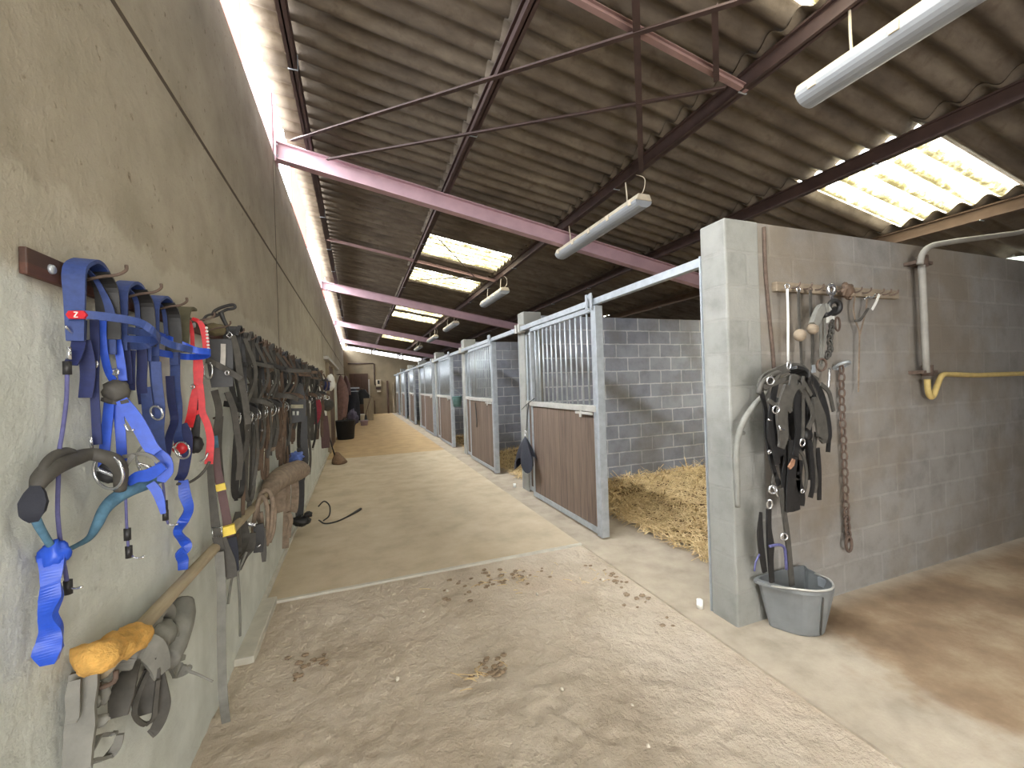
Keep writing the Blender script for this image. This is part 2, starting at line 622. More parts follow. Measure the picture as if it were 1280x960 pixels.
def tag(o, label, cat, group=None):
    o['label'] = label
    o['category'] = cat
    if group:
        o['group'] = group
    return o


def struct(o):
    o['kind'] = 'structure'
    return o


def stuff(o, label, cat):
    tag(o, label, cat)
    o['kind'] = 'stuff'
    return o


# ------------------------------------------------------------------ roof geometry
SL = 0.185


def zp(x):
    # underside line of the purlins / top of the rafters
    return 3.94 - SL * (x + 0.65)


XW = -0.68          # inner face of the left wall
XF = 2.15           # line of the stall fronts
PIERS = [-1.57, 1.88, 5.34, 8.79, 12.24, 15.70, 19.15, 22.60]  # first partition is unseen, added to block light into the side bay
END = 26.0
TOP = 2.45

# ---- floor
m = MB()
for lo, hi in (((-0.83, 3.4), (1.9, 9.8)),):
    m.box((lo[0], lo[1], -0.3), (hi[0], hi[1], 0.0))
struct(m.build('floor', m_slab))
m = MB()
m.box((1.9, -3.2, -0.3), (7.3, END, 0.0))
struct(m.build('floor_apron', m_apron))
m = MB()
m.box((-0.83, 9.8, -0.3), (1.9, END, 0.0))
struct(m.build('floor_sand', m_sand))
# bumpy dirt bed between the wall and the kerb
nx, ny = 130, 330
x0, x1, y0, y1 = -0.70, 1.905, -3.2, 3.405
vs, fs = [], []
prints = [(random.uniform(-0.3, 1.7), random.uniform(0.6, 3.2), random.uniform(0, 6.28)) for _ in range(42)]
for j in range(ny + 1):
    for i in range(nx + 1):
        x = x0 + (x1 - x0) * i / nx
        y = y0 + (y1 - y0) * j / ny
        p = Vector((x, y, 0))
        z = -0.014 + 0.010 * noise.fractal(p * 3.1, 1.0, 2.0, 4) + 0.009 * noise.noise(p * 11) + 0.007 * noise.noise(p * 24)
        for (a, b, t) in prints:
            dx, dy = x - a, y - b
            if dx * dx + dy * dy < 0.012:
                r = math.hypot(dx, dy)
                z -= 0.010 * math.exp(-((r - 0.05) / 0.018) ** 2) * (0.5 + 0.5 * math.cos(math.atan2(dy, dx) - t) > 0.25)
        e = min(1, max(0, (x1 - x) / 0.10)) * min(1, max(0, (y1 - y) / 0.10))
        z = z * e + (-0.012) * (1 - e)
        vs.append((x, y, z))
for j in range(ny):
    for i in range(nx):
        a = j * (nx + 1) + i
        fs.append((a, a + 1, a + nx + 2, a + nx + 1))
m = MB()
m.add(vs, fs, True)
struct(m.build('floor_dirt', m_dirt))
# thin raised lip of the slab where the dirt starts
m = MB()
m.box((-0.60, 3.392, -0.2), (1.905, 3.425, 0.004))
struct(m.build('trim_1', m_curb, bevel=0.004))
# footing along the foot of the left wall
m = MB()
m.box((-0.70, 2.70, -0.2), (-0.585, 3.42, 0.03))
m.box((-0.70, 3.42, -0.2), (-0.655, END, 0.03))
struct(m.build('baseboard_left', m_curb, bevel=0.006))

# ---- left wall: precast panels with recessed joints, doorway with plank door
m = MB()
seams = [-3.2, -1.2, 4.50, 10.05, 15.65, 21.25, END]
g = 0.026
for a, b in zip(seams[:-1], seams[1:]):
    for z0, z1 in ((-0.3, 2.75), (2.75, 3.82)):
        m.box((-0.83, a + 0.028, z0 + g / 2), (XW, b - 0.028, z1 - g / 2))
struct(m.build('wall_left', m_wall, bevel=0.006))
m = MB()
m.box((-0.82, -3.2, -0.3), (XW - 0.004, END, 3.80))
struct(m.build('wall_left_core', simple('dirty_joint', (84, 74, 62), 0.95)))

m = MB()
m.box((XW, 10.9, 0.02), (XW + 0.05, 12.9, 2.1))
d1 = struct(m.build('door_1', m_farwood))
m = MB()
m.box((XW, 10.75, 0.0), (XW + 0.07, 10.9, 2.16))
m.box((XW, 12.9, 0.0), (XW + 0.07, 13.05, 2.16))
m.build('door_frame', m_paleplank, d1)
m = MB()
m.box((XW, 10.2, 2.2), (XW + 0.10, 16.2, 2.27))
m.build('door_rail', m_galdust, d1)

# ground outside the left wall, seen only as light under the roof edge
m = MB()
m.add([(-40, -30, -0.3), (-1.1, -30, -0.3), (-1.1, 60, -0.3), (-40, 60, -0.3)], [(0, 1, 2, 3)])
struct(m.build('ground_outside', simple('outside_earth', (128, 118, 100), 0.95, var=0.1, scale=1, bump=0)))

# ---- end wall with the long bright strip of glazing under the roof
m = MB()
m.add([(-0.83, END, -0.3), (7.3, END, -0.3), (7.3, END, zp(7.3) + 0.16), (-0.83, END, zp(-0.83) + 0.16)], [(0, 1, 2, 3)])
m.add([(-0.83, END + 0.2, -0.3), (7.3, END + 0.2, -0.3), (7.3, END + 0.2, zp(7.3) + 0.16), (-0.83, END + 0.2, zp(-0.83) + 0.16)], [(0, 1, 2, 3)])
struct(m.build('wall_back', m_far))
m = MB()
segs = [(-0.45, 0.85), (0.95, 2.35), (2.42, 2.62), (2.70, 3.75)]
t_sky = NT('bright_glazing')
t_sky.b.inputs['Emission Color'].default_value = (0.86, 0.90, 1.0, 1)
t_sky.b.inputs['Emission Strength'].default_value = 5.0
m_glaze = t_sky.done((0.9, 0.93, 1, 1), 0.3)
for a, b in segs:
    lo = lambda q: zp(q) - 0.08
    m.add([(a, END - 0.02, lo(a)), (b, END - 0.02, lo(b)), (b, END - 0.02, lo(b) + 0.20), (a, END - 0.02, lo(a) + 0.20)], [(0, 1, 2, 3)])
struct(m.build('window_1', m_glaze))
m = MB()
m.box((-0.40, END - 0.06, 0.02), (0.64, END, 2.40))
d2 = struct(m.build('door_2', m_farwood))
m = MB()
m.box((0.64, END - 0.05, 0.9), (0.72, END, 2.05))
m.build('door_frame', m_galdust, d2)

# ---- right and near walls (outside the picture, they close the barn)
m = MB()
m.box((7.1, -3.2, -0.3), (7.3, END, 2.62))
struct(m.build('wall_right', m_block))
m = MB()
m.box((-0.83, -3.4, -0.3), (-0.65, -3.2, 4.0))
m.box((2.05, -3.4, -0.3), (7.3, -3.2, 3.5))
m.box((-0.65, -3.4, -0.3), (2.05, -3.2, 4.0))  # unseen infill added to keep the sky light out
struct(m.build('wall_front', m_block_out))

# ---- block partitions between the stalls, each ending in a pier at the aisle
for k, y in enumerate(PIERS):
    m = MB()
    xa = 2.10 if k == 1 else 2.20
    m.box((xa, y, -0.05), (7.1, y + (0.19 if k == 1 else 0.21), TOP))
    o = struct(m.build('wall_partition' if k == 0 else 'wall_partition.%03d' % k, m_block_out if k == 1 else m_block))
    # galvanised channel facing the stall door
    m = MB()
    xb = xa + 0.0
    yb = y + (0.19 if k == 1 else 0.21)
    m.box((xb - 0.006, yb - 0.012, 0.0), (xb + 0.06, yb, 2.28))
    m.box((xb - 0.012, yb, 0.0), (xb + 0.08, yb + 0.012, 2.28))
    struct(m.build('trim_2' if k == 0 else 'trim_%d' % (k + 2), m_gal))

# smooth pier block in front of the first partition
m = MB()
m.box((2.085, 1.872, -0.05), (2.36, 2.066, TOP + 0.004))
struct(m.build('wall_pier', m_pier, bevel=0.012))

for k, y in enumerate(PIERS):
    if k >= 2:
        m = MB()
        m.box((2.19, y - 0.008, -0.05), (2.46, y + 0.216, TOP + 0.05))
        struct(m.build('wall_pier.%03d' % k, m_pier, bevel=0.01))

# ------------------------------------------------------------------ roof sheets
PITCH = 0.177
AMP = 0.030
ROWS = [(-0.60, -0.33), (-0.42, 1.06), (0.95, 2.50), (2.38, 3.88), (3.76, 5.36), (5.24, 7.4)]
# translucent sheets: row index, first wave, number of waves
GL = []


def wave(y):
    u = (y / PITCH) % 1.0
    return AMP * math.cos(2 * PI * u)


def sheet(row, ya, yb, drop=0.0, start=None):
    xa, xb = ROWS[row]
    xa = start or xa
    n = max(1, int(round((yb - ya) / PITCH))) * 12
    vs, fs = [], []
    xs = [xa, xa + 0.12, (xa + xb) / 2, xb - 0.12, xb]
    for j in range(n + 1):
        y = ya + (yb - ya) * j / n
        w = wave(y)
        for i, x in enumerate(xs):
            lift = 0.022 * (x - xa) / (xb - xa)
            vs.append((x, y, zp(x) + 0.145 + w + lift - drop))
    k = len(xs)
    for j in range(n):
        for i in range(k - 1):
            a = j * k + i
            fs.append((a, a + 1, a + k + 1, a + k))
    return vs, fs


def snap(y):
    return round(y / PITCH) * PITCH


glass = [
    (2, snap(6.2), snap(7.1), 'translucent roof sheet glowing over the aisle, crossed by a thin rod, nearest whole one'),
    (2, snap(8.0), snap(8.9), 'translucent roof sheet just beyond the pink tie bar in the second roof bay'),
    (2, snap(11.55), snap(12.15), 'translucent roof sheet first beyond the second pink rafter'),
    (2, snap(12.65), snap(13.4), 'translucent roof sheet second beyond the second pink rafter'),
    (2, snap(17.9), snap(19.1), 'narrow looking translucent sheet deep in the barn roof'),
    (2, snap(23.7), snap(24.6), 'farthest translucent sheet just before the end wall'),
    (2, snap(0.6), snap(1.55), 'translucent roof sheet cut by the top edge of the picture near the big lamp'),
    (4, snap(1.72), snap(2.62), 'large streaked translucent sheet above the block wall with the tool rack'),
    (5, snap(3.2), snap(4.97), 'added unseen translucent sheet lighting the back of the nearest stall'),  # this and the next two are unseen sheets added to brighten the stalls
    (5, snap(8.0), snap(8.75), 'added unseen translucent sheet lighting the back of the second stall'),
    (5, snap(11.4), snap(12.2), 'added unseen translucent sheet lighting the back of the third stall'),
    (2, snap(-2.4), snap(-1.5), 'added unseen translucent sheet behind the viewpoint'),  # unseen glowing sheet added for more light from overhead
]
for row in range(len(ROWS)):
    cuts = sorted((a, b) for r, a, b, _ in glass if r == row)
    pos = snap(-3.4)
    m = MB()
    for a, b in cuts + [(snap(END + 0.35), None)]:
        if a > pos + 0.01:
            m.add(*sheet(row, pos, a), smooth=True)
        pos = b
    o = struct(m.build('ceiling' if row == 0 else 'ceiling.%03d' % row, m_roof))
    sol = o.modifiers.new('thickness', 'SOLIDIFY')
    sol.thickness = 0.006
    sol.offset = 1
for i, (row, a, b, lab) in enumerate(glass):
    m = MB()
    m.add(*sheet(row, a, b, 0.0, ROWS[row - 1][1] + 0.02), smooth=True)
    o = struct(m.build('window_%d' % (i + 2), m_glow))
    o['label'] = lab
    o['category'] = 'skylight'

# ------------------------------------------------------------------ steelwork
RAFTERS = [-1.0, 4.6, 10.2, 15.8, 21.4]
names = {4.6: 'pink steel rafter nearest the camera, spanning from the left wall over the lamp',
         10.2: 'pink steel rafter second along the roof, past the tie bar',
         15.8: 'third dull pink rafter deep in the roof',
         21.4: 'last faint rafter before the end wall',
         -1.0: 'pink rafter overhead behind the viewpoint'}


def ibeam(m, A, B, h, w, tf=0.012, tw=0.01):
    A, B = Vector(A), Vector(B)
    d = B - A
    L = d.length
    xax = d.normalized()
    yax = Vector((0, 1, 0))
    zax = xax.cross(yax).normalized()
    if zax.z < 0:
        zax = -zax
    mt = Matrix.Translation(A) @ Matrix((xax, yax, zax)).transposed().to_4x4()
    m.box((0, -w / 2, -tf), (L, w / 2, 0), mt)
    m.box((0, -w / 2, -h), (L, w / 2, -h + tf), mt)
    m.box((0, -tw / 2, -h + tf), (L, tw / 2, -tf), mt)


for i, y in enumerate(RAFTERS):
    m = MB()
    ibeam(m, (-0.66, y, zp(-0.66)), (7.1, y, zp(7.1)), 0.175, 0.10)
    root = thing('steel_rafter', names[y], 'beam', (-0.66, y, 3.75), 'pink rafters across the barn')
    m.build('beam', m_pink, root)
    m = MB()
    m.box((-0.675, y - 0.07, zp(-0.66) - 0.21), (-0.66, y + 0.07, zp(-0.66) + 0.01))
    pl = m.build('end_plate', m_pink, root)
    m = MB()
    for dz in (-0.04, -0.15):
        for dy in (-0.04, 0.04):
            m.lathe([(0.0, 0), (0.012, 0), (0.012, 0.012), (0, 0.012)], (-0.66, y + dy, zp(-0.66) + dz), 6, 'x')
    m.build('bolt', m_gal, pl)
    # column standing in the line of the wall top, taller than this roof, with a red strip of cladding beside it
    cl = {4.6: 'pink steel column above the wall top at the nearest rafter', 10.2: 'pink steel column above the wall top at the second rafter'}
    m = MB()
    m.box((-0.92, y - 0.06, 3.5), (-0.69, y - 0.048, 7.0))
    m.box((-0.92, y + 0.048, 3.5), (-0.69, y + 0.06, 7.0))
    m.box((-0.81, y - 0.048, 3.5), (-0.80, y + 0.048, 7.0))
    tag(m.build('steel_column', m_colpink), cl.get(y, 'pink steel column hidden behind the left wall'), 'column', 'columns at the wall top' if y in cl else 'columns outside the left wall')
    if i > 0:
        m = MB()
        m.box((-1.22, y - 0.02, 3.5), (-0.93, y + 0.01, 7.0))
        tag(m.build('red_cladding_panel', m_red), {
            4.6: 'red cladding strip seen over the wall top in the upper left corner',
            10.2: 'small red cladding strip over the wall top beside the second column',
            15.8: 'red cladding strip beside the third column'}.get(y, 'red cladding strip beside the last column'), 'panel')

PUR = [(-0.37, 'dark edge purlin beside the bright roof edge along the left wall'),
       (1.00, 'dark purlin second from the left wall, at the left ends of the skylights'),
       (2.44, 'purlin carrying the row of fluorescent lamps'),
       (3.82, 'dark purlin over the stall fronts at the right'),
       (5.32, 'dusty tan purlin below the big streaked skylight')]
for x, lab in PUR:
    z = zp(x)
    m = MB()
    m.box((x - 0.025, -3.2, z + 0.105), (x + 0.03, END, z + 0.118))
    m.box((x - 0.03, -3.2, z), (x + 0.03, END, z + 0.012))
    m.box((x - 0.005, -3.2, z), (x + 0.005, END, z + 0.118))
    root = thing('roof_purlin', lab, 'purlin', (x, 0, z))
    m.build('beam', m_tanbeam if x > 5 else m_brown, root)
    m = MB()
    for k in range(17):
        y = 0.6 + k * PITCH * 8
        m.box((x - 0.034, y - 0.004, z - 0.006), (x + 0.034, y + 0.004, z + 0.002))
        m.box((x + 0.030, y - 0.004, z), (x + 0.036, y + 0.004, z + 0.14))
    m.build('hook_bolt', m_gal, root)

for y, lab in ((2.0, 'thin pink tie bar above the viewpoint between two purlins'), (7.2, 'thin pink tie bar crossing between two glowing skylights')):
    m = MB()
    ibeam(m, (-0.40, y, zp(-0.4) + 0.04), (2.46, y, zp(2.46) + 0.04), 0.042, 0.036, 0.006, 0.006)
    tag(m.build('tie_bar', m_tie), lab, 'bar')
ROD = [((-0.50, 4.45, zp(-0.5) - 0.0), (2.15, 1.30, zp(2.15) - 0.03), 0.016, 'long slanting brace from the near rafter up to the top of the picture'),
       ((-0.20, 4.55, zp(-0.2) - 0.03), (2.30, 2.02, zp(2.3) - 0.02), 0.013, 'lower of the two slanting braces rising from the near rafter'),
       ((2.44, 3.03, zp(2.44) - 0.01), (1.30, 1.60, zp(1.3) - 0.02), 0.019, 'dark brace rising from above the second lamp to the top of the picture'),
       ((2.22, 2.0, zp(2.2) - 0.01), (1.85, 1.66, zp(1.85) - 0.01), 0.015, 'short dark brace near the top of the picture left of the big lamp'),
       ((1.12, 5.85, zp(1.12)), (2.02, 7.18, zp(2.02)), 0.008, 'thin rod slanting across the nearest whole skylight'),
       ((1.15, 8.30, zp(1.15)), (2.02, 7.22, zp(2.02)), 0.006, 'thin rod slanting across the second skylight')]
for a, b, r, lab in ROD:
    m = MB()
    A, B = Vector(a), Vector(b)
    d = (B - A).normalized()
    m.strap([A, B], r * 2, 0.006, (0, 0, 1), 1)
    sd = Vector((0, 0, 1)) - d * d.z
    sd.normalize()
    s2 = d.cross(sd).normalized()
    m.strap([A + s2 * r - sd * r, B + s2 * r - sd * r], r * 2, 0.006, s2, 1)
    tag(m.build('brace_rod', m_brown), lab, 'rod')


# ------------------------------------------------------------------ fluorescent lamps
def lamp(x, ya, yb, z, lab, hang=True, ztop=None):
    root = thing('fluorescent_lamp', lab, 'lamp', (x, (ya + yb) / 2, z), 'fluorescent lamps along the purlin')
    m = MB()
    # tray
    prof = [(-0.085, 0.0), (-0.06, 0.055), (0.06, 0.055), (0.085, 0.0)]
    def ext(prof, a, b, mm):
        vs = [(x + p, a, z + q) for p, q in prof] + [(x + p, b, z + q) for p, q in prof]
        n = len(prof)
        fs = [(i, (i + 1) % n, n + (i + 1) % n, n + i) for i in range(n)] + [tuple(range(n)), tuple(range(2 * n - 1, n - 1, -1))]
        mm.add(vs, fs)
    ext(prof, ya, yb, m)
    m.build('housing', m_lampbody, root, 0.006)
    m = MB()
    n = 10
    pr = [(0.088 * math.cos(PI + PI * i / n), 0.062 * math.sin(PI + PI * i / n)) for i in range(n + 1)]
    ext(pr, ya + 0.01, yb - 0.01, m)
    cv = m.build('diffuser', m_lampcover, root)
    m = MB()
    for s_ in (-0.035, 0.035):
        m.tube([(x + s_, ya + 0.05, z - 0.012), (x + s_, yb - 0.05, z - 0.012)], 0.013, 8, 1)
    m.build('tube', m_white, root)
    m = MB()
    for k in range(5):
        y = ya + 0.1 + (yb - ya - 0.2) * k / 4
        for s_ in (-1, 1):
            m.box((x + s_ * 0.086 - 0.006, y - 0.02, z - 0.02), (x + s_ * 0.086 + 0.006, y + 0.02, z + 0.025))
    m.build('clip', m_lampbody, root)
    zt = ztop or zp(2.44) + 0.005
    for y in (ya + 0.25, yb - 0.25):
        m = MB()
        xt = 2.44 if ztop is None else x
        m.tube([(x, y, z + 0.05), (x + 0.01, y + 0.01, (z + zt) / 2), (xt, y, zt)], 0.007, 6, 3)
        m.build('hanger', m_lampbody, root)
    m = MB()
    m.tube([(x, ya + 0.12, z + 0.05), (x + 0.07, ya + 0.1, z + 0.13), (x + 0.05, ya + 0.05, z + 0.22), (2.44 if ztop is None else x, ya + 0.1, zt)], 0.004, 5, 5)
    m.build('cable', m_lampbody, root)


lamp(2.45, -0.05, 1.63, 3.08, 'big dusty fluorescent lamp nearest the camera in the top right')
lamp(2.45, 3.04, 4.66, 3.10, 'fluorescent lamp hanging in front of the near pink rafter')
lamp(2.42, 6.67, 7.95, 3.10, 'fluorescent lamp hanging beside the second skylight, third in the row')
lamp(2.42, 10.4, 11.75, 3.10, 'fluorescent lamp just past the second rafter, fourth in the row')
lamp(2.42, 13.3, 14.7, 3.10, 'small fluorescent lamp far along the purlin, fifth in the row')
lamp(2.42, 16.7, 18.1, 3.10, 'farthest fluorescent lamp in the row over the aisle')
t_lit = NT('lit_lamp_glass')
t_lit.b.inputs['Emission Color'].default_value = (0.9, 1.0, 0.9, 1)
t_lit.b.inputs['Emission Strength'].default_value = 0.9
m_lit = t_lit.done((0.85, 0.88, 0.85, 1), 0.4)
root = thing('side_lamp', 'small white lamp in the dark bay at the right edge', 'lamp', (6.65, 2.29, 2.66))
m = MB()
m.lathe([(0.0, 0.0), (0.10, 0.006), (0.12, 0.02), (0.09, 0.04), (0, 0.045)], (6.65, 2.29, 2.63), 18)
m.build('shade', m_lit, root)
m = MB()
m.tube([(6.65, 2.29, 2.67), (6.65, 2.29, zp(6.65) + 0.12)], 0.012, 6, 1)
m.build('hanger', m_pipe, root)


# ------------------------------------------------------------------ stall fronts
def plank_door(name, lab, x, ya, yb, zb, zt, nbars, post_at_a=True, small=False, cat='stall door', group='stall doors along the aisle'):
    root = thing(name, lab, cat, (x, (ya + yb) / 2, zb), group)
    T = 0.05
    mid = 1.235
    m = MB()
    if post_at_a:
        m.box((x - 0.03, ya, zb - 0.01), (x + 0.05, ya + 0.085, zt))
        m.box((x - 0.034, ya + 0.02, zb - 0.015), (x - 0.03, ya + 0.024, zt))
    else:
        m.box((x - 0.02, ya, zb), (x + 0.03, ya + 0.045, zt))
    m.build('post', m_gal, root, 0.004)
    m = MB()
    m.box((x - 0.02, yb - 0.05, zb), (x + 0.03, yb, zt))
    m.box((x - 0.02, ya + 0.04, zt - 0.045), (x + 0.03, yb, zt))
    m.box((x - 0.022, ya + 0.04, zb), (x + 0.032, yb, zb + 0.06))
    m.build('frame', m_gal, root, 0.003)
    m = MB()
    m.box((x - 0.035, ya + 0.04, mid - 0.03), (x + 0.035, yb, mid + 0.03))
    m.build('mid_rail', m_galdust, root, 0.004)
    m = MB()
    m.box((x - 0.012, ya + 0.05, zb + 0.05), (x + 0.02, yb - 0.03, mid - 0.02))
    m.build('plank_panel', m_plank, root)
    a = ya + (0.085 if post_at_a else 0.05)
    for k in range(nbars):
        y = a + (yb - 0.05 - a) * (k + 1) / (nbars + 1)
        m = MB()
        m.tube([(x, y, mid + 0.02), (x, y, zt - 0.03)], 0.0105, 8, 1)
        m.build('bar', m_gal, root)
    if post_at_a:
        m = MB()
        for dy in (0.02, 0.10):
            m.box((x - 0.055, ya + dy, zt - 0.03), (x - 0.045, ya + dy + 0.035, zt + 0.12))
        m.lathe([(0.0, -0.012), (0.035, -0.012), (0.035, 0.012), (0, 0.012)], (x - 0.035, ya + 0.08, zt + 0.085), 14, 'x')
        m.build('roller', m_gal, root)
        m = MB()
        m.box((x - 0.045, ya + 0.10, mid - 0.06), (x - 0.03, ya + 0.42, mid - 0.035))
        m.box((x - 0.05, ya + 0.30, mid - 0.09), (x - 0.035, ya + 0.33, mid - 0.02))
        m.build('latch', m_galdust, root)
    return root


def fixed_panel(lab, x, ya, yb, nb, group='fixed stall panels along the aisle'):
    return plank_door('stall_panel', lab, x, ya, yb, 0.03, 2.215, nb, False, cat='stall panel', group=group)


for k in range(1, len(PIERS)):
    # overhead door track from pier to pier
    a = PIERS[k] + 0.1
    b = PIERS[k + 1] if k + 1 < len(PIERS) else END
    m = MB()
    m.box((2.125, a, 2.225), (2.175, b + 0.05, 2.285))
    root = thing('door_track', ['galvanised door track behind the viewpoint', 'galvanised door track over the nearest open stall', 'galvanised door track over the second stall', 'galvanised door track over the third stall',
                                'galvanised door track over the fourth stall', 'galvanised door track over the fifth stall', 'galvanised door track over the sixth stall',
                                'galvanised door track over the last stall by the end wall'][k], 'rail', (2.14, a, 2.27))
    m.build('rail', m_gal, root, 0.004)
    m = MB()
    m.box((2.11, a - 0.02, 2.21), (2.20, a + 0.04, 2.32))
    m.box((2.11, b - 0.03, 2.21), (2.20, b + 0.03, 2.32))
    m.build('bracket', m_galdust, root)

plank_door('sliding_stall_door', 'sliding stall door nearest the camera, brown planks below and bars above', 2.15, 3.385, 5.03, 0.03, 2.215, 12)
fixed_panel('narrow fixed panel behind the hanging dark bag, left of the nearest door', 2.225, 4.96, 5.33, 3)
plank_door('sliding_stall_door', 'second sliding stall door, half way open with a black strap on its post', 2.15, 6.60, 8.22, 0.03, 2.215, 12)
fixed_panel('narrow fixed panel beside the second sliding door', 2.225, 8.16, 8.78, 4)
plank_door('sliding_stall_door', 'third sliding stall door with a teal bucket beyond its post', 2.15, 9.92, 11.5, 0.03, 2.215, 12)
fixed_panel('narrow fixed panel beside the third sliding door', 2.225, 11.4, 12.22, 5)
plank_door('sliding_stall_door', 'fourth stall door, closed, beside a fixed panel', 2.15, 12.5, 14.2, 0.03, 2.215, 12)
fixed_panel('wide fixed panel beyond the closed fourth stall door', 2.225, 14.2, 15.68, 10)
plank_door('sliding_stall_door', 'fifth stall door far along the aisle, half open', 2.15, 16.9, 18.4, 0.03, 2.215, 11)
fixed_panel('fixed panel beside the fifth stall door', 2.225, 18.3, 19.13, 5)
plank_door('sliding_stall_door', 'sixth stall door far along the aisle', 2.15, 20.3, 21.8, 0.03, 2.215, 11)
fixed_panel('fixed panel beside the sixth stall door', 2.225, 21.8, 22.58, 5)
plank_door('sliding_stall_door', 'last stall door by the end wall', 2.15, 23.5, 25.0, 0.03, 2.215, 11)

# strap on the second door post
m = MB()
m.strap([(2.100,7.664,1.173),(2.100,7.630,0.992),(2.100,7.597,0.798)], 0.05, 0.01, (0, 1, 0), 3)
m.tube([(2.100,7.597,0.798),(2.100,7.609,0.706)], 0.01, 6, 1)
tag(m.build('hanging_strap', m_black), 'short black strap hanging on the second sliding door', 'strap')

# teal bucket on the third stall
root = thing('teal_bucket', 'small teal bucket hanging inside the third stall opening', 'bucket', (2.3, 9.75, 1.15))
m = MB()
m.lathe([(0.0, 0.0), (0.09, 0.0), (0.12, 0.24), (0.128, 0.25), (0.112, 0.25), (0.085, 0.01), (0, 0.01)], (2.24, 9.80, 1.0), 18)
m.build('body', simple('teal_plastic', (96, 132, 134), 0.5), root)
m = MB()
m.tube([(2.12, 9.80, 1.24), (2.17, 9.86, 1.36), (2.19, 9.925, 1.40), (2.28, 9.82, 1.36), (2.36, 9.79, 1.24)], 0.004, 6, 4)
m.build('handle', m_gal, root)

# dark bag hanging from the fixed panel
root = thing('hanging_bag', 'dark navy cloth bag hanging by a strap from the panel left of the nearest door', 'bag', (2.08, 5.3, 0.7))
m = MB()
top = Vector((2.05, 5.06, 0.80))
vs, fs = [], []
N = 36
rows = [(0.0, 0.02), (0.05, 0.075), (0.13, 0.15), (0.22, 0.21), (0.31, 0.255), (0.36, 0.265)]
for i, (dz, r) in enumerate(rows):
    for j in range(N):
        a = 2 * PI * j / N
        f = min(1, dz * 3.2)
        k = 1 + 0.26 * math.cos(3 * a + 0.5) * f + 0.10 * math.cos(7 * a) * f
        low = (0.10 * math.cos(3 * a + 0.5) + 0.04 * math.sin(a)) * max(0, (dz - 0.18) / 0.19)
        vs.append((top.x + 0.42 * r * k * math.cos(a), top.y + r * k * math.sin(a), top.z - dz - low))
for i in range(len(rows) - 1):
    for j in range(N):
        j2 = (j + 1) % N
        fs.append((i * N + j, i * N + j2, (i + 1) * N + j2, (i + 1) * N + j))
fs.append(tuple(j for j in range(N)))
m.add(vs, fs, True)
m.build('body', m_navycloth, root)
m = MB()
m.strap([(2.060,4.928,1.257),(2.060,4.997,1.078),(2.060,5.041,0.887)], 0.028, 0.004, (0, 1, 0), 3)
m.tube([(2.100,4.836,1.308),(2.100,5.080,1.229),(2.100,5.287,1.146)], 0.006, 5, 3)
m.build('strap', m_black, root)
m = MB()
m.ring((2.055, 5.06, 0.86), 0.022, 0.006, (1, 0.3, 0), 14, 0.6)
m.tube([(2.055, 5.06, 0.84), (2.05, 5.06, 0.79)], 0.007, 6, 1)
m.build('snap_hook', m_chrome, root)

# white door guides on the floor
for i, (px, py, lab) in enumerate(((2.05, 2.13, 'small white plastic pipe stub on the floor at the nearest pier'), (2.10, 5.66, 'white door guide on the floor below the dark bag'))):
    m = MB()
    m.lathe([(0.0, 0.0), (0.020, 0.0), (0.020, 0.055), (0.013, 0.055), (0.012, 0.01), (0, 0.01)], (px, py, 0.0), 16)
    tag(m.build('pipe_stub', m_white), lab, 'pipe')


# ------------------------------------------------------------------ straw bedding
def straw(lab, xa, xb, ya, yb, n, hbase=0.05, front=None):
    nx_, ny_ = 40, 40
    vs, fs = [], []
    def hz(x, y):
        d = min((x - xa) / 0.7, (xb - x) / 0.2, (y - ya) / 0.3, (yb - y) / 0.1)
        e = max(0.0, min(1.0, d))
        p = Vector((x, y, 0))
        return e * (hbase + 0.06 * noise.noise(p * 2.1) + 0.07 * max(0, (x - xa) / (xb - xa)) + 0.03 * noise.noise(p * 6)) + 0.002
    for j in range(ny_ + 1):
        for i in range(nx_ + 1):
            x = xa + (xb - xa) * i / nx_
            y = ya + (yb - ya) * j / ny_
            vs.append((x, y, hz(x, y)))
    for j in range(ny_):
        for i in range(nx_):
            a = j * (nx_ + 1) + i
            fs.append((a, a + 1, a + nx_ + 2, a + nx_ + 1))
    m = MB()
    m.add(vs, fs, True)
    sv, sf = [], []
    for k in range(n):
        x = xa + (xb - xa) * random.random() ** 1.15
        y = random.uniform(ya, yb)
        if random.random() < 0.05:
            x = xa - random.random() * 0.12
        L = random.uniform(0.07, 0.27)
        a = random.uniform(0, 2 * PI)
        t = random.gauss(0, 0.28)
        d = Vector((math.cos(a) * math.cos(t), math.sin(a) * math.cos(t), math.sin(t)))
        c = Vector((x, y, (hz(min(max(x, xa), xb), y)) + 0.012 + abs(d.z) * L * 0.45))
        w = d.cross(Vector((0, 0, 1))).normalized() * random.uniform(0.003, 0.0068)
        up = Vector((0, 0, 0.0025))
        o = len(sv)
        bend = up * random.uniform(0, 6)
        A, Bm, D = c - d * L / 2, c + bend, c + d * L / 2
        sv += [A - w, A + w, A + up, Bm - w, Bm + w, Bm + up, D - w, D + w, D + up]
        for q in (0, 3):
            sf += [(o + q, o + q + 1, o + q + 4, o + q + 3), (o + q + 1, o + q + 2, o + q + 5, o + q + 4), (o + q + 2, o + q, o + q + 3, o + q + 5)]
    m.add(sv, sf)
    o = m.build('straw_bedding', m_strawbed)
    o.data.materials.append(m_straw)
    nb = nx_ * ny_
    for i, p in enumerate(o.data.polygons):
        if i >= nb:
            p.material_index = 1
    return stuff(o, lab, 'straw')


